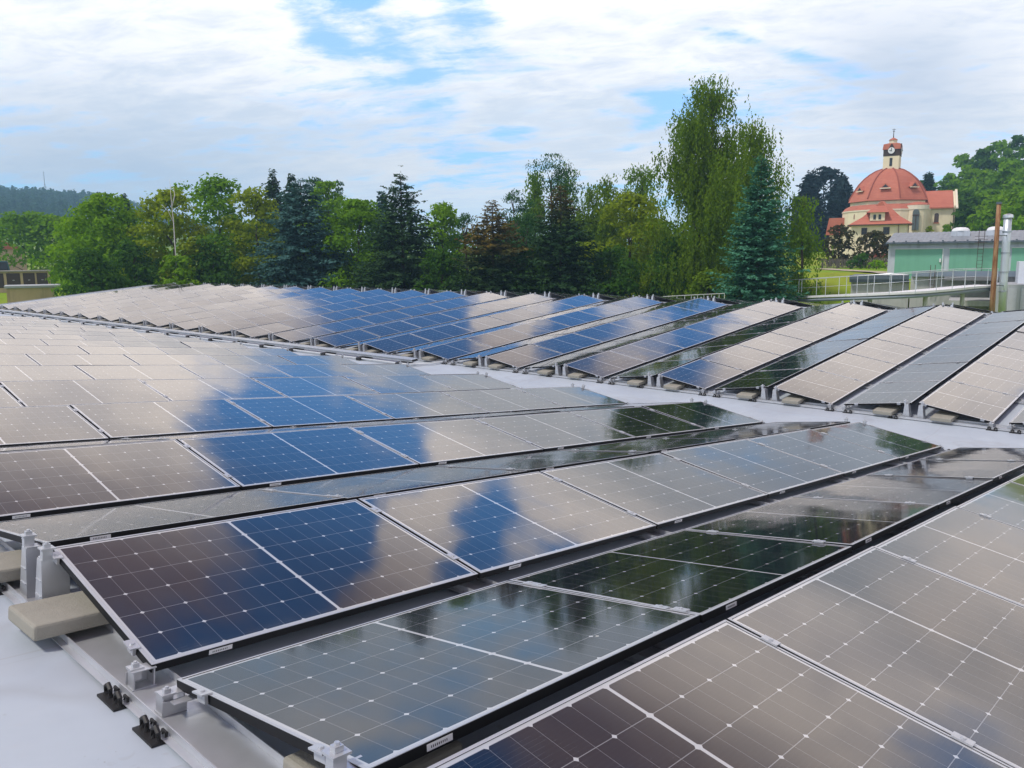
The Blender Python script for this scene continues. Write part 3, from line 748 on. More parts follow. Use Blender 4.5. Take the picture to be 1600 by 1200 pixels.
def tree(name, label, cat, kind, mat, px, pyt, d, wpx, seed, group=None, dens=1., z0=None, bark=None, leaf=None, hmin=0):
    rng = np.random.default_rng(seed)
    v = ray(px, 400); hx = math.hypot(v.x, v.y); rad = wpx*d/FPX/2*.9
    for _ in range(60):                # keep clear of the hall
        p = at(px, 400, d)
        if p.x-rad*.55 > CLEAR_X or p.y-rad*.55 > CLEAR_Y: break
        d += 1.
    wd = wpx*d*math.cos(math.atan((px-800)/FPX))/FPX
    top = at(px, pyt, d); gz = ground_z(top.x, top.y); h = max(top.z-gz, hmin)
    o = empty(name, label, cat, Matrix.Translation((top.x, top.y, gz)), group)
    lf = leaf or (.0023*d)
    if kind in ('broad', 'loose', 'pine'): wd *= 1.22
    if kind == 'birch': wd *= 1.12
    if kind in ('conifer', 'dense'): wd *= min(1.8, h/max(1., (452-pyt)*wd/wpx))*(.92 if kind == 'dense' else 1.38)
    area = wd*h
    if kind == 'broad' or kind == 'bush' or kind == 'loose':
        n = int(min(42000, dens*area/(lf*lf)*(2.9 if kind != 'loose' else 2.4))); z0 = {'broad': .05, 'bush': 0.0, 'loose': .06}[kind] if z0 is None else z0
        C, U, V, cl = crown_broad(rng, h, wd, n, lf, z0, 22, 1. if kind == 'loose' else .25)
        link('crown', quads_mesh('crown', C, U, V, mat), o)
        lim = cl[rng.permutation(len(cl))[:9], :3]
        trunk_mb(rng, h, .018*h+.04, .02, lim, .8).build('trunk', bark or BARK, o, smooth=True)
    elif kind == 'conifer':
        C, U, V = crown_conifer(rng, h, wd, lf*1.6, int(58*dens), int(20*dens), .30, .62 if 'blue' in mat.name else .80)
        link('crown', quads_mesh('crown', C, U, V, mat, 'spray'), o)
        trunk_mb(rng, h, .014*h+.03, .002, None, .97).build('trunk', BARK, o, smooth=True)
    elif kind == 'dense':
        C, U, V = crown_conifer(rng, h, wd, lf*1.5, int(58*dens), int(20*dens), .12, .72, 1.)
        link('crown', quads_mesh('crown', C, U, V, mat, 'spray'), o)
        trunk_mb(rng, h, .014*h+.03, .002, None, .97).build('trunk', BARK, o, smooth=True)
    elif kind == 'pine':
        n = int(min(30000, dens*area/(lf*lf)*2.2))
        C, U, V, cl = crown_broad(rng, h, wd, n, lf, .15 if z0 is None else z0, 12, .3)
        U = unit(U+np.array([0, 0, .9])*np.linalg.norm(U, axis=1, keepdims=True))*np.linalg.norm(U, axis=1, keepdims=True)*1.35; V = V*.5
        link('crown', quads_mesh('crown', C, U, V, mat, 'spray'), o)
        trunk_mb(rng, h, .016*h+.03, .01, cl[rng.permutation(len(cl))[:8], :3], .9).build('trunk', BARK, o, smooth=True)
    elif kind == 'birch':
        C, U, V, tips = crown_birch(rng, h, wd, int(dens*area/(lf*2.2)**2*1.9), lf*.72)
        link('crown', quads_mesh('crown', C, U, V, mat), o)
        trunk_mb(rng, h, .012*h+.03, .012, [t[:3] for t in tips[:14]], .96).build('trunk', bark or (BIRCHBARK if wd < 4 else BARK), o, smooth=True)
    return o
BG = 'trees behind the solar roof'
TREES = [
 ('broadleaf_tree', 'round green tree with its dark trunk showing, behind the garages', 'broad', 'mid', 42, 334, 124, 100, .3),
 ('broadleaf_tree', 'small rounded green tree between the garage tree and the bright green mass', 'broad', 'bright', 92, 340, 122, 75),
 ('broadleaf_tree', 'big bright green tree left of the bare white birch trunk', 'broad', 'bright', 168, 308, 78, 135),
 ('broadleaf_tree', 'bright green lower tree at the left side of the big bright green tree', 'broad', 'bright', 122, 344, 84, 92),
 ('conifer', 'dark slim conifer top peeping over the big bright green tree', 'conifer', 'spruce', 193, 303, 126, 60),
 ('conifer', 'thin dark conifer tip left of the other one over the bright green tree', 'conifer', 'spruce', 151, 301, 126, 50),
 ('shrub', 'very dark low shrub mass beside the left roof corner', 'bush', 'dark', 138, 392, 66, 110),
 ('shrub', 'dark green shrub below the big bright green tree', 'bush', 'dark', 205, 378, 70, 90),
 ('birch_tree', 'thin yellowish birch with a bare whitish trunk and dead tip', 'loose', 'yellow', 262, 296, 74, 120),
 ('broadleaf_tree', 'dark green pointed broadleaf tree right of the bare birch trunk', 'broad', 'mid', 336, 276, 82, 110),
 ('broadleaf_tree', 'yellow-green tree left of the blue spruce', 'broad', 'yellow', 398, 298, 78, 95),
 ('shrub', 'bright green bush at the foot of the bare birch trunk', 'bush', 'bright', 272, 396, 64, 84),
 ('shrub', 'olive green bush left of the blue spruce foot', 'bush', 'yellow', 376, 386, 84, 70),
 ('shrub', 'dark green bush between the bright and the olive bush', 'bush', 'dark', 330, 378, 68, 100),
 ('conifer', 'dark conifer with several tips behind the left shoulder of the blue spruce', 'conifer', 'spruce', 425, 265, 96, 80),
 ('conifer', 'dark conifer directly behind the tip of the blue spruce', 'conifer', 'spruce', 455, 270, 98, 76),
 ('blue_spruce', 'broad silvery blue spruce left of centre', 'conifer', 'blue', 469, 278, 70, 122),
 ('broadleaf_tree', 'bright green broadleaf crown at the right shoulder of the blue spruce', 'broad', 'bright', 510, 289, 90, 82),
 ('conifer', 'small dark pine tip right of the bright crown beside the blue spruce', 'pine', 'pine', 529, 286, 98, 30),
 ('pine_tree', 'dark pine crown behind the bright crown beside the blue spruce', 'pine', 'pine', 492, 277, 100, 50),
 ('broadleaf_tree', 'broad dark green tree between the blue spruce and the tall pointed spruce', 'broad', 'mid', 558, 318, 70, 128),
 ('conifer', 'blue-tinged conifer half hidden behind the tall pointed spruce', 'conifer', 'blue', 596, 298, 88, 50),
 ('spruce_tree', 'tall dark pointed spruce standing free against the sky', 'conifer', 'spruce', 625, 266, 66, 128),
 ('broadleaf_tree', 'bright green tree right of the tall pointed spruce', 'broad', 'bright', 690, 321, 76, 78),
 ('pine_tree', 'short dark pine left of the brown-topped spruce', 'pine', 'pine', 728, 338, 66, 60),
 ('spruce_tree', 'spruce with a rusty brown top against the sky', 'conifer', 'browntop', 769, 311, 60, 118),
 ('pine_tree', 'dark pine behind the right side of the rusty-topped spruce', 'pine', 'pine', 803, 292, 72, 62),
 ('pine_tree', 'green pine below the wispy birch tips', 'pine', 'pine', 822, 335, 66, 90),
 ('birch_tree', 'wispy birch tip left of the tall dark pine', 'birch', 'birchlight', 835, 262, 84, 64),
 ('pine_tree', 'tall dark pine in the middle of the tree line', 'pine', 'pine', 862, 248, 80, 100),
 ('birch_tree', 'wispy birch tip right of the tall dark pine', 'birch', 'birchlight', 886, 246, 84, 66),
 ('spruce_tree', 'very dark broad spruce with a reddish brown tip', 'conifer', 'browntop2', 876, 287, 60, 128),
 ('birch_tree', 'light birch between the brown-tipped spruce and the yellow tree', 'birch', 'birch', 922, 284, 76, 84),
 ('birch_tree', 'birch with hanging twigs behind the left edge of the yellow tree', 'birch', 'birch', 948, 272, 74, 78),
 ('birch_tree', 'airy birch top behind the yellow tree', 'birch', 'birchlight', 1000, 254, 82, 104),
 ('broadleaf_tree', 'loose yellow-green tree left of the giant birch', 'loose', 'yellow', 985, 305, 68, 124),
 ('shrub', 'dark green shrub in front of the loose yellow-green tree', 'bush', 'dark', 955, 385, 60, 130),
 ('shrub', 'dark green shrub at the foot of the giant birch', 'bush', 'dark', 1048, 375, 60, 100),
 ('birch_tree', 'giant weeping birch towering over all other trees', 'birch', 'birch', 1108, 118, 60, 168),
 ('birch_tree', 'lower right lobe birch beside the giant weeping birch', 'birch', 'birch', 1180, 180, 66, 132),
 ('blue_spruce', 'dense blue-green spruce cone in front of the giant birch', 'dense', 'bluegreen', 1190, 238, 50, 140),
 ('birch_tree', 'small yellow-green weeping birch right of the blue-green spruce', 'birch', 'birchlight', 1258, 298, 66, 76),
 ('shrub', 'dark shrub between the tall pointed spruce and the blue spruce', 'bush', 'dark', 548, 398, 80, 110),
 ('shrub', 'dark shrub at the foot of the bright tree right of the pointed spruce', 'bush', 'dark', 690, 392, 60, 100),
 ('shrub', 'dark shrub between the two brown-topped spruces', 'bush', 'dark', 826, 392, 60, 110),
 ('shrub', 'low green shrub below the left wing of the blue-green spruce', 'bush', 'birch', 1110, 418, 54, 80),
]
TREES += [
 ('broadleaf_tree', 'green tree filling the gap right of the blue spruce foot, behind the dark shrub', 'broad', 'mid', 600, 352, 100, 90),
 ('broadleaf_tree', 'dark green tree behind the short pine and the bright crown', 'broad', 'dark', 712, 372, 98, 110),
 ('broadleaf_tree', 'dark green tree behind the two brown-topped spruces', 'broad', 'dark', 818, 352, 96, 110),
 ('broadleaf_tree', 'dark green tree behind the light birch and the brown-tipped spruce', 'broad', 'mid', 918, 348, 94, 110),
 ('broadleaf_tree', 'mid green tree behind the loose yellow-green tree', 'broad', 'mid', 1010, 345, 94, 110),
 ('broadleaf_tree', 'dark green tree behind the trunk of the giant birch', 'broad', 'dark', 1105, 340, 92, 110),
 ('broadleaf_tree', 'green tree behind the dark pointed tree and the blue spruce', 'broad', 'dark', 425, 345, 98, 110),
 ('conifer', 'blue-black conifer clump left of the red dome, leftmost tip', 'conifer', 'navy', 1266, 268, 175, 80),
 ('broadleaf_tree', 'rounded blue-black tree between two conifer tips left of the red dome', 'broad', 'navy', 1290, 264, 178, 72),
 ('conifer', 'blue-black conifer touching the left edge of the red dome', 'conifer', 'navy', 1317, 272, 180, 76),
 ('maroon_tree', 'small maroon-leaved tree with a dark trunk left of the cream house', 'broad', 'maroon', 1313, 352, 108, 42),
 ('maroon_tree', 'maroon and green small tree in front of the cream house door', 'broad', 'maroon', 1366, 362, 106, 46),
 ('shrub', 'dark round shrub at the corner of the grey building', 'bush', 'dark', 1345, 398, 100, 34),
 ('shrub', 'bright green bush beside the grey building wall', 'bush', 'bright', 1370, 408, 94, 28),
 ('shrub', 'green shrub at the right end of the cream church wing', 'bush', 'bright', 1478, 352, 140, 26),
 ('shrub', 'small yellow-green shrub below the church wing window', 'bush', 'yellow', 1452, 354, 138, 16),
]
BARE = None
for i, (nm, lab, kind, mt, px, py, d, wpx, *zz) in enumerate(TREES):
    cat = 'shrub' if nm == 'shrub' else 'tree'
    o = tree(nm, lab, cat, kind, LM[mt], px, py, d, wpx, 100+i, BG if d < 130 else 'trees beside the church', dens=1.25 if kind in ('dense',) else 1., z0=zz[0] if zz else None)
    if 'bare whitish trunk' in lab: BARE = o
# the bare whitish stem rising out of the yellowish birch
rng = np.random.default_rng(5)
bp_ = BARE.location
fw = Vector((_f.x, _f.y, 0)).normalized()
def bl(px, py, d): return at(px, py, d)-bp_
dB = math.hypot(bp_.x-CAM.x, bp_.y-CAM.y)-4.6
mb = MB(); mb.tube([bl(277, 440, dB), bl(274, 392, dB), bl(271, 345, dB), bl(268, 318, dB), bl(265, 280, dB)], [.04, .038, .032, .022, .008], 7)
mb.tube([bl(272, 350, dB), bl(263, 330, dB), bl(253, 320, dB)], [.03, .02, .010], 5); mb.tube([bl(269, 322, dB), bl(273, 305, dB), bl(271, 292, dB)], [.04, .03, .01], 5)
mb.build('dead_stem', BIRCHBARK, BARE, smooth=True)
# wooded slope right of the church: single trees
WOOD = [(1452, 268, 205, 34, 'conifer', 'spruce'), (1470, 296, 190, 40, 'broad', 'dark'), (1438, 285, 215, 30, 'broad', 'dark'), (1484, 272, 205, 46, 'broad', 'mid'), (1512, 262, 200, 50, 'broad', 'bright'),
        (1508, 244, 230, 48, 'broad', 'mid'), (1535, 236, 225, 52, 'broad', 'dark'), (1560, 224, 225, 56, 'broad', 'mid'), (1590, 214, 230, 50, 'loose', 'dark'), (1612, 222, 220, 60, 'broad', 'mid'),
        (1540, 268, 190, 60, 'broad', 'bright'), (1578, 256, 185, 66, 'broad', 'mid'), (1605, 262, 180, 60, 'broad', 'bright'), (1510, 300, 165, 56, 'broad', 'dark'), (1548, 300, 160, 60, 'broad', 'mid'), (1590, 296, 150, 66, 'broad', 'bright'), (1552, 330, 140, 54, 'broad', 'bright'), (1520, 330, 148, 50, 'broad', 'dark'), (1600, 335, 130, 60, 'broad', 'bright')]
WL = ['dark conifer spire just right of the red dome', 'dark tree behind the gable end of the church wing', 'dark crown touching the right edge of the red dome', 'mid green crown above the church wing roof',
      'bright crown on the slope above and right of the church wing', 'upper slope tree above the bright crown beside the church wing', 'dark crown on the skyline of the slope, left of the highest', 'rounded crown on the skyline near the top right',
      'loose highest crown at the right edge of the wooded slope', 'crown cut off by the right edge at the skyline', 'bright crown in the middle of the wooded slope', 'mid green crown right of the bright middle-slope crown', 'bright crown at the right edge, mid slope',
      'dark crown right of the church wing wall', 'mid green crown left of the rusty pole top', 'bright crown behind the rusty pole and the flue', 'bright low crown just behind the grey roof, left of the rusty pole', 'dark low crown behind the grey roof skylights', 'bright low crown at the right edge behind the grey roof']
for i, ((px, py, d, wpx, kind, mt), lab) in enumerate(zip(WOOD, WL)):
    tree('conifer' if kind == 'conifer' else 'broadleaf_tree', lab, 'tree', kind, LM[mt], px, py, d, wpx, 300+i, 'trees on the slope beside the church', hmin=9, leaf=.0027*d)
# far wooded hill at the left: one mass of crowns plus the few that stand apart
rng = np.random.default_rng(11)
Cs, Us, Vs = [], [], []
def far_crown(x, y, z, hh, ww, n, kind):
    d = unit(rng.normal(size=(n, 3))); t = rng.uniform(0, 1, n)
    if kind: rr = ww/2*(1-t)**.9; a = rng.uniform(0, 6.28, n); C = np.stack([rr*np.cos(a), rr*np.sin(a), hh*(.1+.9*t)], 1)
    else: C = d*np.array([ww/2, ww/2, hh*.42])*rng.uniform(.6, 1, n)[:, None]**.5+np.array([0, 0, hh*.58])
    N = unit(d+rng.normal(size=(n, 3))*.5); U = unit(np.cross(N, rng.normal(size=(n, 3)))); V = np.cross(N, U)
    s = rng.uniform(.8, 1.8, n)[:, None]
    Cs.append(C+np.array([x, y, z])); Us.append(U*s); Vs.append(V*s*.7)
for i in range(1250):
    px = rng.uniform(-60, 345); d = rng.uniform(540, 960)
    hill = 840 < d or px < 170*(rng.uniform(.75, 1.1)) - (d < 680)*60
    if not hill: continue
    p = at(px, 400, d); 
    z = ground_z(p.x, p.y)
    far_crown(p.x, p.y, z-1, rng.uniform(12, 20), rng.uniform(9, 14), 66, rng.uniform() < .4)
wood = quads_mesh('far_wood', np.concatenate(Cs), np.concatenate(Us), np.concatenate(Vs), leaf_material('leaves_far_forest', (.014, .050, .026), (.042, .105, .048)))
tag(link('far_wood', wood), 'distant blue-hazed wood covering the hill at the left', 'wood', kind='stuff')
for i, (px, hp, lab) in enumerate([(113, 14, 'lone roundish tree in the far ridge gap, left of the bare-stemmed one'), (125, 17, 'thin tree on a bare stem on the far ridge line'), (134, 12, 'small thin tree right of the bare-stemmed one on the far ridge'), (153, 20, 'dark round tree clump standing alone on the far ridge')]):
    Cs, Us, Vs = [], [], []
    p = at(px, 400, 945); z = ground_z(p.x, p.y)
    o = empty('distant_tree', lab, 'tree', Matrix.Translation((p.x, p.y, z)), 'single trees on the far ridge')
    far_crown(0, 0, hp*.35 if i in (1, 2) else 0, hp*(.65 if i in (1, 2) else 1), [13, 7, 7, 20][i], [70, 40, 40, 160][i], False)
    link('crown', quads_mesh('crown', Cs[0], Us[0], Vs[0], LM['dark']), o)
    m_ = MB(); m_.tube([(0, 0, -1), (0, 0, hp*.6)], [.5, .25], 6); m_.build('trunk', BARK, o)
p = at(71, 300, 940); z = ground_z(p.x, p.y)
mb = MB(); mb.tube([(0, 0, 0), (0, 0, at(71, 268, 940).z-z)], [.5, .2], 6)
for k in range(4): mb.box(-1.1+.2*k, 1.1-.2*k, -.12, .12, 17+6*k, 17.4+6*k)
tag(mb.build('radio_mast', plain('mast_steel', (.3, .3, .32), .6), None, Matrix.Translation((p.x, p.y, z))), 'thin radio mast rising above the far wooded hill', 'mast')

# ------------------------------------------------------------------ local frames facing the camera for the buildings behind
def site(px, d, z=None):                # x right, y away from the camera, z up; origin on the ground
    v = ray(px, 400); a = math.atan2(v.y, v.x); p = at(px, 400, d)
    zz = ground_z(p.x, p.y) if z is None else z
    return Matrix(((math.sin(a), math.cos(a), 0, p.x), (-math.cos(a), math.sin(a), 0, p.y), (0, 0, 1, zz), (0, 0, 0, 1)))
def fitter(S, px0, d, py0=400):                  # x and z on the facade plane of a site, and metres per photo pixel across it
    v0 = ray(px0, 400); a0 = math.atan2(v0.y, v0.x)
    def fx(px, py=py0):
        v = ray(px, py); return d*math.tan(a0-math.atan2(v.y, v.x))
    def fz(py):
        return at(px0, py, d).z-S.translation.z
    return fx, fz, (fx(px0+10)-fx(px0-10))/20
def loc(S, px, py, d):                  # local coordinates of the point d metres out in that direction
    return S.inverted() @ at(px, py, d)
def wall_window(mb_glass, mb_frame, x0, x1, z0, z1, y, fr=.07, bars=(1, 1)):
    mb_glass.box(x0+fr, x1-fr, y-.02, y+.05, z0+fr, z1-fr)
    mb_frame.box(x0, x1, y-.05, y+.02, z1-fr, z1); mb_frame.box(x0, x1, y-.05, y+.02, z0, z0+fr)
    mb_frame.box(x0, x0+fr, y-.05, y+.02, z0+fr, z1-fr); mb_frame.box(x1-fr, x1, y-.05, y+.02, z0+fr, z1-fr)
    for k in range(1, bars[0]): x = x0+(x1-x0)*k/bars[0]; mb_frame.box(x-.03, x+.03, y-.04, y-.021, z0+fr, z1-fr)
    for k in range(1, bars[1]): z = z0+(z1-z0)*k/bars[1]; mb_frame.box(x0+fr, x1-fr, y-.045, y-.0405, z-.03, z+.03)
CREAM = plain('cream_plaster', (.77, .68, .49), .9, 0, .08, 1.2, streak=.12)
CREAMW = plain('cream_trim', (.72, .66, .52), .85, 0, .06, 1.2)
DARKG = plain('dark_window', (.022, .024, .028), .2, 0, .2, 2)
GREENG = plain('leaded_window', (.09, .12, .12), .35, 0, .3, 2.5)
WOODD = plain('dark_timber', (.055, .032, .026), .8, 0, .25, 3)
WHITE = plain('white_paint', (.75, .76, .77), .5, 0, .05, 2)
def tile_material():
    m, t, b = material('red_tiles'); tc = t.new('ShaderNodeTexCoord'); O = tc.outputs['Object']
    s = t.new('ShaderNodeSeparateXYZ'); t.l.new(O, s.inputs[0])
    c = t.mix(t.ramp(t.noise(O, .45, 6, .7), .3, .7), (.50, .165, .105), (.42, .125, .08))
    c = t.mix(t.m('MULTIPLY', t.ramp(t.noise(O, 3.2, 4, .7), .5, .8), .5), c, (.56, .23, .16))
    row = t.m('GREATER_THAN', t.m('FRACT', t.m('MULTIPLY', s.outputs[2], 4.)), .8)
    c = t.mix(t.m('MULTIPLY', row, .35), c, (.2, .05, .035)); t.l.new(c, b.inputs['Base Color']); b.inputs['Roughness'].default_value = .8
    return m
TILE = tile_material()
# ---- domed church
DC = 150.; S = site(1390, DC); ch = empty('domed_church', 'cream church with a big red octagonal dome and small clock tower', 'church', S)
cx, cz, u_ = fitter(S, 1390, DC, 335); DO = cx(1390, 295)
def oct_pts(R, z, ph, n=8): return [(DO+R*math.cos(ph+2*math.pi*k/n), R*math.sin(ph+2*math.pi*k/n), z) for k in range(n)]
PH = R_(-75+360)
RD = 64.5*u_
profd = [(66, 316), (64.5, 312.5), (61, 306), (56, 297.5), (50, 288.5), (42, 280), (33, 273), (23, 267.5), (12, 264)]
mb = MB()
for (ra, pa), (rb, pb) in zip(profd[:-1], profd[1:]):
    A_, B_ = oct_pts(ra*u_, cz(pa), PH), oct_pts(rb*u_, cz(pb), PH)
    for k in range(8): mb.face([A_[k], A_[(k+1) % 8], B_[(k+1) % 8], B_[k]])
dome = mb.build('dome', TILE, ch)
mb = MB()
for k in range(8):
    mb.tube([tuple(q) for q in [oct_pts((r+.3)*u_, cz(p_)+.03, PH)[k] for r, p_ in profd[1:]]], .11, 6)
mb.build('ridge_tile', plain('ridge_tiles', (.30, .085, .06), .8), dome)
# little triangular dormers on the three dome faces one sees
for px, py in [(1347, 296.5), (1384, 294.5), (1426, 293.5)]:
    x, z = cx(px, 295)-DO, cz(py+2.5); rr = 57.5*u_
    y = -math.sqrt(max(1., (rr*.93)**2-x*x))
    n_ = Vector((x, y, 0)).normalized(); X_ = Matrix.Translation((x+DO, y, z)) @ Matrix.Rotation(math.atan2(n_.x, -n_.y), 4, 'Z')
    mb = MB(); mb.extr([(-.75, 0), (.75, 0), (0, .78)], -.35, 1.6, lambda a, b, t: X_ @ Vector((a, t, b)), 0)
    mb.extr([(-.5, .08), (.5, .08), (0, .56)], -.36, -.352, lambda a, b, t: X_ @ Vector((a, t, b)), 1)
    mb.box(-.8, .8, -.45, -.2, -.14, -.003, 2, X=X_)
    mb.build('dome_dormer', [TILE, DARKG, CREAMW], dome)
# drum and lower ring
mb = MB(); A_, B_ = oct_pts(62.5*u_, cz(331), PH), oct_pts(62.5*u_, cz(315.5), PH)
for k in range(8): mb.face([A_[k], A_[(k+1) % 8], B_[(k+1) % 8], B_[k]])
mb.build('drum', CREAM, ch)
mb = MB(); A_, B_ = oct_pts(65.5*u_, cz(316.6), PH), oct_pts(65.5*u_, cz(315.2), PH)
for k in range(8): mb.face([A_[k], A_[(k+1) % 8], B_[(k+1) % 8], B_[k]])
mb.build('dome_gutter', WOODD, ch)
ringR = 73.
mb = MB(); mb.lathe([(ringR*u_, -2), (ringR*u_, cz(330.5))], 24, c=(DO, 0)); mb.build('lower_wall', CREAM, ch)
mb = MB(); mb.lathe([((ringR+1)*u_, cz(331.8)), ((ringR+1)*u_, cz(329.8)), ((ringR-.5)*u_, cz(329.8))], 24, c=(DO, 0)); mb.build('cornice', CREAMW, ch)
mb = MB(); mb.lathe([((ringR+.6)*u_, cz(329.8)), ((ringR-4)*u_, cz(324.5)), (62.*u_, cz(321.5))], 24, c=(DO, 0)); mb.build('skirt_roof', TILE, ch)
# conch (curved chapel) right of the house with the tall window
CXc = cx(1431); CYc = -ringR*u_*.86
mb = MB(); mb.lathe([(17.*u_, -2), (17.*u_, cz(331.5))], 20, c=(CXc, CYc+9*u_)); mb.build('chapel_wall', CREAM, ch)
mb = MB(); mb.lathe([(18.*u_, cz(331.5)), (18.*u_, cz(325.2)), (16.5*u_, cz(325.0))], 20, c=(CXc, CYc+9*u_)); mb.build('cornice', CREAMW, ch)
mb = MB(); mb.lathe([(18.2*u_, cz(325.)), (13*u_, cz(321.5)), (.1, cz(319.5))], 20, c=(CXc, CYc+9*u_)); mb.build('chapel_roof', TILE, ch)
def arched(mb, x0, x1, z0, z1, y, dep, m=0, X=None):
    r = (x1-x0)/2; pl = [(x0, z0), (x1, z0)]+[((x0+x1)/2+r*math.cos(t), z1-r+r*math.sin(t)) for t in [math.pi*k/8 for k in range(9)]]
    mb.extr(pl, y, y+dep, lambda a, b, t: (X @ Vector((a, t, b))) if X else (a, t, b), m)
yw = CYc+9*u_-16.3*u_
mb = MB(); arched(mb, cx(1424.5), cx(1434.5), cz(362), cz(331.5), yw-.42, 1.5); w_ = mb.build('tall_window', GREENG, ch)
mb = MB(); mb.box(cx(1424.2), cx(1434.8), yw-.5, yw-.43, cz(341), cz(339.5)); mb.box(cx(1429.1), cx(1429.9), yw-.5, yw-.43, cz(362), cz(341.05)); mb.build('glazing_bar', WOODD, w_)
# small round-arched window left
mb = MB(); arched(mb, cx(1336), cx(1341.5), cz(343), cz(335), -ringR*u_*.66-.4, .9); mb.build('arched_window', plain('reddish_window', (.25, .12, .09), .6), ch)
# nave wing to the right
yN = -3.2; xa, xb = cx(1444), cx(1490)
mb = MB(); mb.box(xa, xb, yN, yN+9.2, -2, cz(326)); mb.extr([(yN, cz(326)), (yN+9.2, cz(326)), (yN+4.6, cz(301.5))], xb-.25, xb+.02, lambda a, b, t: (t, a, b)); mb.build('nave_wall', CREAM, ch)
mb = MB()
mb.extr([(yN-.5, cz(328)), (yN+4.6, cz(300)), (yN+4.6, cz(302.)), (yN-.5, cz(330))], xa-2, xb-.3, lambda a, b, t: (t, a, b))
mb.extr([(yN+9.7, cz(328)), (yN+4.6, cz(300)), (yN+4.6, cz(302.)), (yN+9.7, cz(330))], xa-2, xb-.3, lambda a, b, t: (t, a, b))
mb.build('nave_roof', TILE, ch)
mb = MB(); mb.extr([(yN-.7, cz(329)), (yN+4.6, cz(298.8)), (yN+9.9, cz(329)), (yN+9.9, cz(330.8)), (yN+4.6, cz(301)), (yN-.7, cz(330.8))], xb+.03, xb+.35, lambda a, b, t: (t, a, b)); mb.build('gable_parapet', CREAMW, ch)
mb = MB(); arched(mb, cx(1458.7), cx(1465.5), cz(350.5), cz(336.5), yN-.04, .3); w_ = mb.build('arched_window', plain('brown_window', (.07, .04, .035), .4), ch)
mb = MB(); mb.box(cx(1457.6), cx(1466.6), yN-.15, yN-.05, cz(352), cz(350.6)); mb.build('window_sill', TILE, w_)
mb = MB()
for px in (1446.5, 1488): mb.tube([(cx(px), yN-.1, 0), (cx(px), yN-.1, cz(330))], .06, 6)
mb.build('downpipe', WOODD, ch)
# low annexe on the left with a steep red roof
mb = MB(); mb.extr([(cx(1293.), cz(366)), (cx(1297.5), cz(339.3)), (cx(1322), cz(339.3)), (cx(1322), cz(366))], -2.5, -2.2, lambda a, b, t: (a, t, b))
mb.extr([(-2.21, cz(339.3)), (2., cz(339.3)), (2., cz(366)), (-2.21, cz(366))], cx(1298), cx(1322), lambda a, b, t: (t, a, b)); mb.build('annexe_roof', TILE, ch)
mb = MB(); mb.box(cx(1299), cx(1322), -2, 2, -2, cz(366)); mb.build('annexe_wall', CREAM, ch)
# clock tower on top
TX = cx(1394.6, 240); X_ = Matrix.Translation((TX, 0, 0)) @ Matrix.Rotation(R_(-8), 4, 'Z'); hw = 12.2*u_
def tbox(mb, h, za, zb, m=0): mb.box(-h, h, -h, h, za, zb, m, X=X_)
mb = MB(); tbox(mb, hw, cz(268), cz(245)); tw = mb.build('tower_shaft', CREAM, ch)
mb = MB(); mb.box(-2.1*u_, 2.1*u_, -hw-.06, -hw+.05, cz(260.5), cz(248), X=X_); mb.build('tower_window', DARKG, tw)
mb = MB(); tbox(mb, 12.6*u_, cz(245), cz(228)); 
mb.build('clock_storey', WOODD, ch)
mb = MB()
for q in range(4):
    Q = X_ @ Matrix.Rotation(q*math.pi/2, 4, 'Z'); y = -12.6*u_
    mb.extr([(-5.3*u_, cz(234.5)), (5.3*u_, cz(234.5)), (0, cz(225.2))], y-.12, y-.004, lambda a, b, t: Q @ Vector((a, t, b)))
mb.build('clock_gable', WOODD, ch)
for q in range(2):
    Q = X_ @ Matrix.Rotation(q*math.pi/2, 4, 'Z'); y = -12.6*u_
    mb = MB(); rr = 5.2*u_; mb.extr([(rr*math.cos(t), cz(236.8)+rr*math.sin(t)) for t in [2*math.pi*k/24 for k in range(24)]], y-.2, y-.125, lambda a, b, t: Q @ Vector((a, t, b)))
    ck = mb.build('clock_face', WHITE, ch)
    mb = MB(); mb.box(-.04, .04, y-.26, y-.22, cz(236.8)-.1, cz(236.8)+.42, X=Q); mb.box(-.30, .06, y-.31, y-.27, cz(236.8)-.04, cz(236.8)+.04, X=Q)
    mb.build('clock_hand', DARKG, ck)
mb = MB(); a0 = 13.8*u_; a1 = 7.*u_
for q in range(4):                       # four-sided hipped roof broken by the clock gables
    Q = X_ @ Matrix.Rotation(q*math.pi/2, 4, 'Z')
    mb.face([Q @ Vector(p_) for p_ in ((-a0, -a0, cz(235)), (a0, -a0, cz(235)), (a0*.88, -a0*.88, cz(226.5)), (-a0*.88, -a0*.88, cz(226.5)))])
    mb.face([Q @ Vector(p_) for p_ in ((-a0*.88, -a0*.88, cz(226.5)), (a0*.88, -a0*.88, cz(226.5)), (a1, -a1, cz(225.)), (-a1, -a1, cz(225.)))])
# open the eaves so that clock faces stay clear: the roof slabs sit only left and right of each gable
mb.v = []; mb.f = []; mb.mi = []
for q in range(4):
    Q = X_ @ Matrix.Rotation(q*math.pi/2, 4, 'Z')
    for sg in (-1, 1):
        mb.face([Q @ Vector(p_) for p_ in ((sg*a0, -a0, cz(234.8)), (sg*5.*u_, -a0, cz(234.8)), (sg*.6*u_, -a0*.93, cz(226.3)), (sg*a0*.93, -a0*.93, cz(226.3)))])
        mb.face([Q @ Vector(p_) for p_ in ((sg*a0*.93, -a0*.93, cz(226.3)), (0, -a0*.93, cz(226.3)), (0, -5.8*u_, cz(224.4)), (sg*5.8*u_, -5.8*u_, cz(224.4)))])
mb.build('tower_roof', TILE, ch)
mb = MB(); mb.lathe([(6.2*u_, cz(227)), (6.2*u_, cz(219.6))], 8, c=(TX, 0)); mb.build('lantern', CREAM, ch)
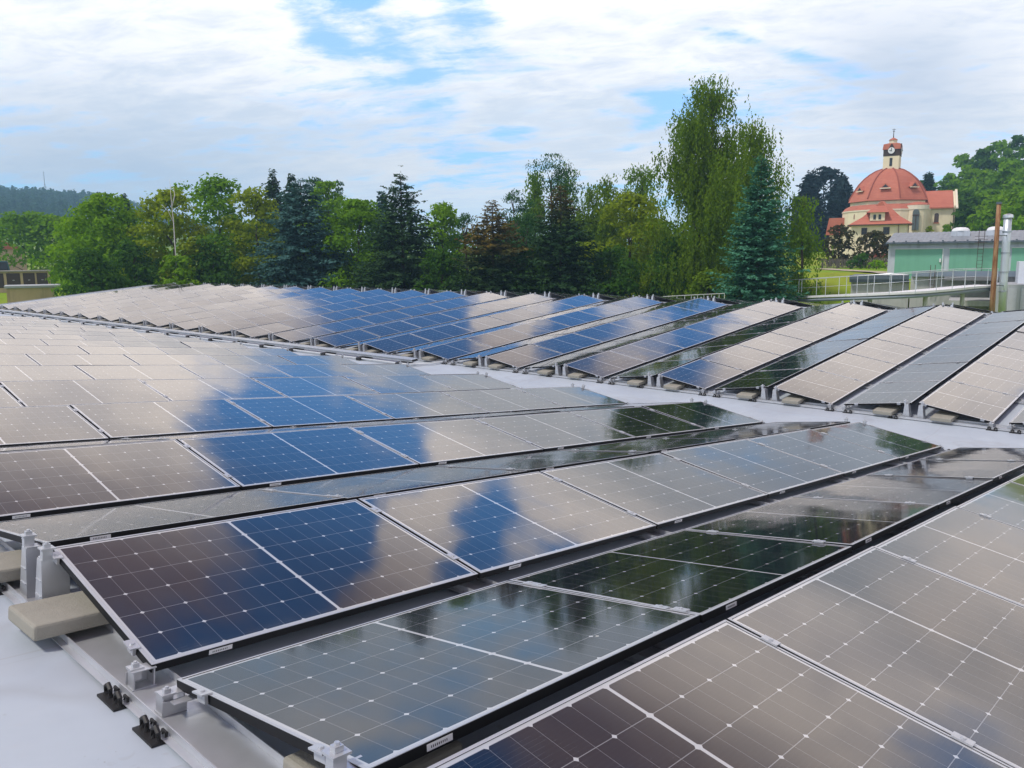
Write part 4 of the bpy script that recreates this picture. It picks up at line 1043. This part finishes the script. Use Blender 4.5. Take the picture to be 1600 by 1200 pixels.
mb = MB(); mb.lathe([(7.4*u_, cz(219.7)), (5.*u_, cz(217.6)), (.05, cz(215.2))], 8, c=(TX, 0)); mb.build('lantern_roof', TILE, ch)
mb = MB(); mb.tube([(TX, 0, cz(216)), (TX, 0, cz(201))], [.09, .03], 6); mb.lathe([(.01, cz(206.5)), (.2, cz(205.5)), (.01, cz(204.5))], 8, c=(TX, 0)); mb.box(TX-.28, TX+.28, -.03, .03, cz(203.3), cz(202.7)); mb.build('finial', WOODD, ch)

# ---- the cream house with a hipped red roof in front of the church
DH = 132.; S = site(1374, DH); ho = empty('rectory_house', 'cream house with a steep hipped red roof and dormer in front of the church', 'house', S)
cx, cz, u_ = fitter(S, 1374, DH, 350)
x0, x1, yf, yb = cx(1330.5), cx(1421), 0., 8.
mb = MB(); mb.box(x0, x1, yf, yb, -2, cz(350.5)); mb.build('wall', CREAM, ho)
ze, zr = cz(351), cz(312); xm = cx(1376.5); ov = .5
mb = MB()
E_ = [(x0-ov, yf-ov, ze), (x1+ov, yf-ov, ze), (x1+ov, yb+ov, ze), (x0-ov, yb+ov, ze)]
K_ = [(cx(1347), 1.9, cz(337.5)), (cx(1406), 1.9, cz(337.5)), (cx(1406), yb-1.9, cz(337.5)), (cx(1347), yb-1.9, cz(337.5))]
Tp = [(xm-.25, 3.8, zr), (xm+.25, 3.8, zr), (xm+.25, 4.2, zr), (xm-.25, 4.2, zr)]
for k in range(4):
    j = (k+1) % 4; mb.face([E_[k], E_[j], K_[j], K_[k]]); mb.face([K_[k], K_[j], Tp[j], Tp[k]])
mb.face(Tp); mb.face(E_[::-1]); roof = mb.build('roof', TILE, ho)
mb = MB(); mb.box(x0-ov-.05, x1+ov+.05, yf-ov-.12, yf-ov-.005, ze-.1, ze+.06); mb.build('gutter', WOODD, ho)
dx0, dx1 = cx(1358.5), cx(1382)
mb = MB(); mb.box(dx0, dx1, yf+.35, yf+4, cz(344.5), cz(331)); dm = mb.build('dormer', CREAM, ho)
mb = MB(); mb.extr([(dx0-.5, cz(331.3)), (dx1+.5, cz(331.3)), (cx(1377), cz(313.5)), (cx(1375), cz(313.5))], 1.9, 2., lambda a, b, t: (a, t, b))
mb.face([(dx0-.5, yf-.05, cz(331.6)), (dx1+.5, yf-.05, cz(331.6)), (cx(1377.5), 3.2, cz(313.)), (cx(1375.5), 3.2, cz(313.))]); mb.face([(dx0-.5, yf-.05, cz(331.6)), (dx1+.5, yf-.05, cz(331.6)), (dx1+.5, 3., cz(331.5)), (dx0-.5, 3., cz(331.5))][::-1]); mb.build('dormer_roof', TILE, dm)
for a, b in ((1363, 1369), (1371, 1377)):
    g_, f_ = MB(), MB(); wall_window(g_, f_, cx(a), cx(b), cz(343.5), cz(334), yf+.33, .08, (2, 1)); w_ = g_.build('window', DARKG, dm)
for a, b, t, q in ((1346.5, 1355.5, 355.5, 366.5), (1380.5, 1390.5, 355, 366.5), (1345, 1351, 372, 382), (1382, 1390, 374, 384)):
    g_, f_ = MB(), MB(); wall_window(g_, f_, cx(a), cx(b), cz(q), cz(t), yf-.01, .09, (2, 2)); w_ = g_.build('window', DARKG, ho); f_.build('window_frame', WOODD, w_)
mb = MB(); mb.tube([(cx(1404.5), yf-.1, 0), (cx(1404.5), yf-.1, ze)], .06, 6); mb.tube([(x1-.1, yf-.1, 0), (x1-.1, yf-.1, ze)], .06, 6); mb.build('downpipe', plain('copper_pipe', (.2, .13, .09), .5), ho)
mb = MB(); mb.box(cx(1357), cx(1388), yf-2.6, yf-.02, cz(402), cz(396)); mb.build('porch_roof', plain('dark_red_sheet', (.25, .05, .05), .6), ho)

# ---- grey workshop with green doors
DG = 74.; S = site(1470, DG, ground_z(*at(1470, 400, DG).to_2d())-.5); wk = empty('workshop_building', 'long grey workshop with green panels and a corrugated metal roof', 'building', S)
cx, cz, u_ = fitter(S, 1470, DG, 395)
GREYW = plain('grey_render', (.50, .55, .62), .85, 0, .1, 1.5, streak=.3)
GREENP = plain('green_panel', (.17, .43, .31), .6, 0, .06, 1., streak=.12)
SHEET = plain('corrugated_sheet', (.27, .30, .33), .55, .25, .22, 1.2, streak=.3)
DGREY = plain('slate_blue_trim', (.10, .13, .16), .5, .2, .1, 2)
x0, x1 = cx(1388), cx(1700)
Lw = 6.5; yg = math.tan(0)
mb = MB(); mb.box(x0, x1, 0, Lw, -2, cz(380)); mb.build('wall', GREYW, wk)
mb = MB(); n = 78; xs = [cx(1384)+(x1+.4-cx(1384))*k/n for k in range(n+1)]
for k in range(n):
    z_ = .03 if k % 2 else 0.; zn = 0. if k % 2 else .03
    mb.face([(xs[k], -.45, cz(377.8)+z_), (xs[k+1], -.45, cz(377.8)+zn), (xs[k+1]+.35, 4.2, cz(360.5)+zn), (xs[k]+.35, 4.2, cz(360.5)+z_)])
mb.face([(cx(1384)+.35, 4.2, cz(360.5)), (x1+.75, 4.2, cz(360.5)), (x1+.4, 8.4, cz(378)), (cx(1384), 8.4, cz(378))])
mb.face([(cx(1384), -.45, cz(377.8)-.01), (x1+.4, -.45, cz(377.8)-.01), (x1+.4, 8.4, cz(378)-.01), (cx(1384), 8.4, cz(378)-.01)][::-1])
mb.build('roof', SHEET, wk)
mb = MB(); mb.box(cx(1383.5), x1+.4, -.55, -.455, cz(380.4), cz(377.6)); mb.build('gutter', DGREY, wk)
mb = MB()
for px in range(1396, 1700, 19): mb.box(cx(px)-.07, cx(px)+.07, -.62, -.551, cz(377.2), cz(375.4))
mb.build('snow_guard', DGREY, wk)
for a, b in ((1399, 1472.5), (1484, 1566), (1581, 1650)):
    mb = MB(); mb.box(cx(a), cx(b), -.06, .1, cz(436), cz(389)); pn = mb.build('green_panel', GREENP, wk)
    mb = MB(); mb.box(cx(a)-.08, cx(b)+.08, -.12, -.005, cz(389)+.003, cz(387.6)); mb.box(cx(b)+.003, cx(b)+.09, -.12, -.005, cz(436), cz(389)); mb.build('panel_trim', plain('white_trim', (.6, .66, .66), .6), pn)
mb = MB(); mb.box(cx(1468.5), cx(1471), -.2, -.065, cz(409.5), cz(404)); mb.build('wall_lamp', WHITE, wk)
for px in (1499.5, 1556.5):
    mb = MB(); c_ = cx(px); yy = 2.6; zb = cz(362.5)
    mb.box(c_-.68, c_+.68, yy-.6, yy+.6, zb-.4, zb+.1); 
    sk = mb.build('skylight', GREYW, wk)
    mb = MB()
    prof_ = [(.66, .101), (.64, .22), (.52, .34), (.32, .40), (.001, .42)]
    mb.lathe([(r*1.0, z) for r, z in prof_], 20); dm_ = mb.build('skylight_dome', WHITE, sk, Matrix.Translation((c_, yy, zb)), smooth=True)
# ladder
mb = MB()
for px in (1527, 1535.5): mb.tube([(cx(px), -.5, cz(426)), (cx(px), -.75, cz(374)), (cx(px), -.75, cz(361))], .022, 6)
for k in range(10): z_ = cz(424)+k*(cz(374)-cz(424))/9.; mb.tube([(cx(1527), -.5-.025*k, z_), (cx(1535.5), -.5-.025*k, z_)], .014, 5)
for q in range(3): mb.box(cx(1521)+q*.001, cx(1541), -.8, -.76, cz(371)-q*.25, cz(371)-q*.25+.03)
lad = mb.build('ladder', plain('rusty_dark_steel', (.10, .075, .07), .6, .3), None, S)
tag(lad, 'dark steel ladder leading up to the corrugated roof in front of a green panel', 'ladder')

# ---- lower flat-roofed blocks in front of the workshop
DL = 62.; S = site(1420, DL, -6); lo = empty('flat_roofed_annexe', 'low grey flat-roofed block with a dark roof edge in front of the workshop', 'building', S)
cx, cz, u_ = fitter(S, 1420, DL, 440)
CONW = plain('pale_concrete', (.42, .43, .42), .85, 0, .18, 1.6, streak=.3)
mb = MB(); mb.box(cx(1330), cx(1421), 0, 6, 0, cz(441)); mb.build('wall', CONW, lo)
mb = MB(); mb.box(cx(1327.5), cx(1420), -.35, 6.3, cz(440.9), cz(436)); mb.box(cx(1327.5), cx(1420), -.45, -.36, cz(436.6), cz(429.5)); mb.box(cx(1327.5), cx(1420), -.3, 6.2, cz(435.9), cz(431)); mb.build('roof', DGREY, lo)
mb = MB(); mb.lathe([(1.55, cz(431)), (1.2, cz(429.7)), (.15, cz(427.3)), (.001, cz(427.2))], 4, c=(cx(1388), 2.4), ph=.6); mb.build('pyramid_skylight', WHITE, lo)
DL2 = 60.; S2 = site(1510, DL2, -6); lo2 = empty('concrete_block_building', 'pale concrete building with a grey parapet below the green panels', 'building', S2)
cx2, cz2, u2 = fitter(S2, 1510, DL2, 440)
mb = MB(); mb.box(cx2(1421), cx2(1700), 1.5, 10, 0, cz2(433)); mb.build('wall', CONW, lo2)
mb = MB(); mb.box(cx2(1422.5), cx2(1700), 1.2, 1.45, cz2(429.5), cz2(424)); mb.box(cx2(1422.5), cx2(1700), 1.15, 10, cz2(432.9), cz2(429.6)); mb.build('parapet', plain('slate_parapet', (.20, .25, .30), .6, 0, .15, 2), lo2)
mb = MB(); mb.box(cx2(1475), cx2(1560), -.4, 1.4, cz2(438), cz2(432.6)); mb.build('canopy', plain('canopy_dark', (.16, .17, .17), .7), lo2)
mb = MB(); mb.box(cx2(1548), cx2(1700), -4.5, 1.45, 0, cz2(441)); mb.build('side_wall', plain('grey_plaster', (.36, .38, .40), .9, 0, .15, 1.5, streak=.3), lo2)
for a, b in ((1571, 1584), (1590, 1606)):
    mb = MB(); mb.box(cx2(a), cx2(b), -4.54, -4.4, cz2(478), cz2(446)); mb.build('wall_panel', plain('grey_panel', (.42, .44, .48), .7), lo2)
mb = MB(); mb.box(cx2(1486), cx2(1549), -4., 1., cz2(473), cz2(465)); mb.build('loading_ramp', CONW, lo2)
mb = MB()
for px in (1451.5, 1459): mb.tube([(cx2(px), 1.3, cz2(462)), (cx2(px), 1.1, cz2(432)), (cx2(px), 1.1, cz2(414))], .022, 6)
for k in range(7): z_ = cz2(460)+k*(cz2(432)-cz2(460))/6; mb.tube([(cx2(1451.5), 1.22, z_), (cx2(1459), 1.22, z_)], .013, 5)
tag(mb.build('ladder', plain('rusty_dark_steel_2', (.12, .085, .075), .6, .3), None, S2), 'short rusty ladder rising above the parapet, left of the other ladder', 'ladder')
# white ventilation box on the roof at the right edge
mb = MB(); mb.box(cx2(1587), cx2(1622), -2.2, .8, cz2(441), cz2(409)); vb = empty('ventilation_box', 'white boxy ventilation unit on the roof at the right edge', 'ventilation unit', S2)
mb.build('housing', plain('white_cladding', (.62, .66, .72), .5, 0, .06, 2), vb); mb = MB(); mb.box(cx2(1585.5), cx2(1624), -2.35, 1., cz2(444.5), cz2(441.1)); mb.build('base_frame', DGREY, vb)

# ---- curved walkway with white railing
wy = empty('curved_walkway', 'curved white walkway bridge with a thin white railing, right of the blue-green spruce', 'walkway', Matrix.Translation(at(1400, 452, 48)))
wi = wy.matrix_world.inverted()
ctl = [(1236, 464, 52.), (1300, 461, 50.), (1360, 458.5, 49.), (1420, 455.5, 49.), (1470, 451.5, 51.), (1505, 448, 54.), (1540, 445.5, 57.)]
def cr(pts, n):
    o_ = []
    for i in range(len(pts)-1):
        p0, p1, p2, p3 = pts[max(i-1, 0)], pts[i], pts[i+1], pts[min(i+2, len(pts)-1)]
        for k in range(n):
            t = k/n; o_.append(.5*((2*p1)+(p2-p0)*t+(2*p0-5*p1+4*p2-p3)*t*t+(3*p1-p0-3*p2+p3)*t**3))
    return o_+[pts[-1]]
path = cr([wi @ at(*c_) for c_ in ctl], 6)
nr = []
for i, p_ in enumerate(path):
    d_ = (path[min(i+1, len(path)-1)]-path[max(i-1, 0)]); d_.z = 0; d_.normalize(); nr.append(Vector((-d_.y, d_.x, 0)))
hw = .62
mb = MB()
for i in range(len(path)-1):
    a, b = path[i], path[i+1]; na, nb_ = nr[i]*hw, nr[i+1]*hw; up = Vector((0, 0, .02)); dn = Vector((0, 0, -.10))
    q = [a-na, b-nb_, b+nb_, a+na]
    mb.face([x+up for x in q]); mb.face([x+dn for x in q][::-1]); mb.face([q[0]+up, q[1]+up, q[1]+dn, q[0]+dn][::-1]); mb.face([q[3]+up, q[2]+up, q[2]+dn, q[3]+dn])
mb.build('deck', plain('white_deck', (.72, .72, .74), .6, 0, .06, 3), wy)
mb = MB()
for sg in (-1, 1): mb.tube([p_+n_*hw*.8*sg+Vector((0, 0, -.24)) for p_, n_ in zip(path, nr)], .10, 6)
mb.build('beam', plain('walkway_beam', (.22, .26, .31), .6, .2), wy)
for sg in (-1, 1):
    mb = MB()
    for hh_ in (1.02, .52) if sg > 0 else (1.02,): mb.tube([p_+n_*hw*sg+Vector((0, 0, hh_)) for p_, n_ in zip(path, nr)], .018 if hh_ > .9 else .011, 6)
    for i in range(0, len(path), 3): b_ = path[i]+nr[i]*hw*sg; mb.tube([b_+Vector((0, 0, -.1)), b_+Vector((0, 0, 1.02))], .018, 6)
    mb.build('railing', plain('white_railing', (.56, .60, .63), .45, .2, .05), wy)
mb = MB()
for i in (3, 12, 21, 30):
    b_ = path[i]; mb.tube([b_+Vector((0, 0, -6)), b_+Vector((0, 0, -.2))], .12, 8)
mb.build('support_column', CONW, wy)
# short railing beyond the ridge left of the spruce
rl = [(1036, 463.5, 45.), (1070, 461.5, 45.5), (1100, 460, 46), (1132, 458.5, 46.5)]
mb = MB(); o0 = at(1085, 470, 46); tp = [at(*c_)-o0 for c_ in rl]
mb.tube(tp, .022, 6); mb.tube([p_+Vector((0, 0, -.35)) for p_ in tp], .014, 6)
fine = cr(tp, 3)
for p_ in fine: mb.tube([p_, p_+Vector((0, 0, -1.6))], .018, 6)
rr_ = mb.build('railing', plain('pale_railing', (.6, .63, .62), .5, .2, .05), None, Matrix.Translation(o0))
tag(rr_, 'short thin white railing behind the ridge, left of the blue-green spruce', 'railing')

# ---- rusty pole and steel flue
def pole(name, label, cat, pts, rad, mat, extra=None):
    o0 = at(*pts[0]); o_ = empty(name, label, cat, Matrix.Translation((o0.x, o0.y, o0.z)))
    mb = MB(); mb.tube([at(*c_)-o0 for c_ in pts], rad, 14); mb.build('shaft', mat, o_, smooth=True); return o_, o0
def rust_material():
    m, t, b = material('rust'); tc = t.new('ShaderNodeTexCoord'); O = tc.outputs['Object']; mp_ = t.new('ShaderNodeMapping'); t.l.new(O, mp_.inputs[0]); mp_.inputs['Scale'].default_value = (3, 3, .5)
    c = t.mix(t.ramp(t.noise(mp_.outputs[0], 2., 6, .7), .38, .62), (.34, .20, .10), (.19, .075, .03)); t.l.new(c, b.inputs['Base Color']); b.inputs['Roughness'].default_value = .85; return m
po, o0 = pole('rusty_pole', 'tall rust-streaked brown pole in front of the workshop', 'pole', [(1549.5, 500, 52), (1551.5, 460, 52), (1556, 390, 52), (1561, 318, 52)], [.14, .14, .125, .11], rust_material())
mb = MB(); mb.tube([Vector(at(1561, 319, 52)-o0), Vector(at(1561.2, 315.5, 52)-o0)], .135, 12); mb.build('cap', DGREY, po)
fl, o0 = pole('steel_flue', 'shiny stainless steel flue pipe beside the rusty pole', 'chimney', [(1565.5, 500, 54), (1568, 440, 54), (1572, 380, 54), (1575, 340, 54)], [.21]*4, plain('stainless', (.55, .60, .66), .45, .6, .12, 2))
mb = MB(); mb.tube([Vector(at(1575, 340.3, 54)-o0), Vector(at(1575.2, 336, 54)-o0), Vector(at(1575.3, 334, 54)-o0)], [.27, .26, .08], 14); mb.build('rain_cap', plain('stainless_cap', (.6, .64, .68), .3, .8), fl)
mb = MB()
for py_, px_ in ((362, 1573.5), (395, 1571), (425, 1569), (455, 1567.3)):
    a = at(px_, py_, 54)-o0; mb.tube([a-Vector((0, 0, .04)), a+Vector((0, 0, .04))], .235, 14)
mb.build('joint_ring', plain('steel_ring', (.42, .45, .5), .35, .8), fl)
mb = MB()
for py_, px_, qx in ((368, 1573, 1558), (446, 1567.7, 1553)): mb.tube([at(px_, py_, 53.8)-o0, at(qx, py_-.5, 52)-o0], .03, 6)
mb.build('stay_bar', DGREY, fl)

# ---- garages at the left edge, their forecourt wall, and the parked car
DGA = 104.; S = site(38, DGA); ga = empty('garage_row', 'row of cream garages with dark brown doors at the left edge', 'garage', S @ Matrix.Rotation(R_(0), 4, 'Z'))
cx, cz, u_ = fitter(S, 38, DGA)
GCR = plain('garage_plaster', (.55, .43, .26), .9, 0, .12, 1., streak=.3)
mb = MB(); mb.box(cx(-60), cx(75), 0, 5, -1, cz(424.5))
mb.build('wall', GCR, ga)
mb = MB(); mb.box(cx(-62), cx(76.5), -.4, 5.2, cz(424.4), cz(422.6)); mb.build('roof', plain('garage_roof', (.33, .31, .28), .8), ga)
BRD = plain('brown_door', (.05, .028, .020), .6, 0, .2, 2)
for a, b in ((-44, -22), (-17, 2), (6.5, 28), (32.5, 51), (54, 71)):
    mb = MB(); mb.box(cx(a), cx(b), -.06, .05, cz(449), cz(426.8)); d_ = mb.build('garage_door', BRD, ga)
    mb = MB(); mb.box(cx((a+b)/2)-.1, cx((a+b)/2)+.1, -.11, -.065, cz(438), cz(437.2)); mb.build('handle', ALU, d_)
DS = 88.; S3 = site(40, DS, ground_z(*at(40, 400, DS).to_2d())-1.0); sh = empty('flat_shed', 'flat grey-roofed cream shed in front of the garages', 'shed', S3)
cx3, cz3, u3 = fitter(S3, 40, DS)
mb = MB(); mb.box(cx3(4), cx3(80), 0, 4, 0, cz3(450)); mb.build('wall', GCR, sh)
mb = MB(); mb.box(cx3(1), cx3(92), -.3, 5.5, cz3(449.8), cz3(446.5)); mb.build('roof', plain('shed_roof', (.36, .39, .40), .7), sh)
# parked car roof behind the garages at the very edge
S4 = site(2, 112); cr_ = empty('parked_car', 'dark teal parked van showing only its roof at the left edge', 'van', S4)
zt = loc(S4, 2, 408, 112).z
mb = MB(); CARP = plain('teal_paint', (.02, .09, .11), .3, 0, .05)
mb.extr([(-1.5, .45), (1.75, .45), (1.75, 1.1), (.95, 1.25), (.55, zt), (-1.4, zt), (-1.5, 1.2)], 0, 1.8, lambda a, b, t: (a, t, b)); mb.build('body', CARP, cr_, bevel=.08)
mb = MB(); mb.extr([(-1.2, 1.25), (.7, 1.25), (.45, zt-.12), (-1.2, zt-.12)], -.02, -.004, lambda a, b, t: (a, t, b)); mb.build('side_window', DARKG, cr_)
for q in (-.9, 1.1):
    mb = MB(); mb.extr([(q+.33*math.cos(t), .33+.33*math.sin(t)) for t in [k*math.pi/8 for k in range(16)]], -.03, .2, lambda a, b, t: (a, t, b)); mb.build('wheel', RUBBER, cr_)
mb = MB(); DL4 = 140.
S5 = site(-4, DL4); zt = loc(S5, -4, 373, DL4).z; h5 = empty('distant_house', 'pale pinkish house barely showing through leaves at the left edge', 'house', S5)
mb.box(-6, 3.6, 0, 7, -1, zt-1.5); mb.build('wall', plain('pink_plaster', (.5, .36, .27), .9), h5)
mb = MB(); mb.extr([(-6.4, zt-1.5), (4., zt-1.5), (-1.2, zt+.4)], -.3, 7.3, lambda a, b, t: (a, t, b)); mb.build('roof', TILE, h5)

# ---- gravel path and fence on the church meadow
PATHM = plain('pale_gravel', (.42, .36, .27), .95, 0, .15, 1.5)
pp = [(1286, 407.5, 100.), (1300, 411, 94.), (1325, 417, 87.), (1352, 424, 81), (1390, 432, 76.)]
vs, fs = [], []
cc = cr([Vector(at(*c_)) for c_ in pp], 6)
for i, p_ in enumerate(cc):
    d_ = cc[min(i+1, len(cc)-1)]-cc[max(i-1, 0)]; n_ = Vector((-d_.y, d_.x, 0)).normalized()*1.0
    for sg in (-1, 1): q_ = p_+n_*sg; vs.append((q_.x, q_.y, max(ground_z(q_.x, q_.y), ground_z(p_.x, p_.y))+.06))
for i in range(len(cc)-1): fs.append((2*i, 2*i+1, 2*i+3, 2*i+2))
me = bpy.data.meshes.new('path'); me.from_pydata(vs, [], fs); me.materials.append(PATHM); tag(link('path', me), kind='structure')
fe = None
a, b = at(1284, 405, 104), at(1388, 407, 98)
L = (b-a).length; ang = math.atan2(b.y-a.y, b.x-a.x); fe = empty('picket_fence', 'weathered wooden picket fence below the small maroon trees', 'fence', Matrix.Translation((a.x, a.y, ground_z(a.x, a.y))) @ Matrix.Rotation(ang, 4, 'Z'))
gzf = lambda x: ground_z(a.x+(b.x-a.x)*x/L, a.y+(b.y-a.y)*x/L)-ground_z(a.x, a.y)
WDF = plain('weathered_wood', (.13, .11, .10), .9, 0, .3, 4)
mb = MB()
for k in range(int(L/.22)): x = k*.22; mb.box(x, x+.10, -.012, .012, gzf(x)+.08, gzf(x)+1.15)
mb.build('pickets', WDF, fe)
mb = MB()
for k in range(int(L/2.2)+1): x = k*2.2+.05; mb.box(x-.05, x+.05, .05, .15, gzf(x)-.3, gzf(x)+1.2)
mb.build('posts', WDF, fe)
mb = MB()
for k in range(int(L/2.2)):
    for zz in (.35, .9): x = k*2.2; mb.tube([(x, .035, gzf(x)+zz), (x+2.2, .035, gzf(x+2.2)+zz)], .022, 4)
mb.build('rail', WDF, fe)

# ------------------------------------------------------------------ haze
hm = bpy.data.materials.new('haze'); hm.use_nodes = True; t = NT(hm.node_tree); t.n.clear()
o_ = t.new('ShaderNodeOutputMaterial'); pv = t.new('ShaderNodeVolumePrincipled')
pv.inputs['Color'].default_value = (.42, .74, 1., 1); pv.inputs['Density'].default_value = .00066; pv.inputs['Anisotropy'].default_value = .2
t.l.new(pv.outputs[0], o_.inputs['Volume'])
mb = MB(); mb.box(BX0, BX1, BY0, BY1, -8, 118)
tag(mb.build('haze', hm), 'thin bluish summer haze over the far hill', 'haze', kind='stuff')
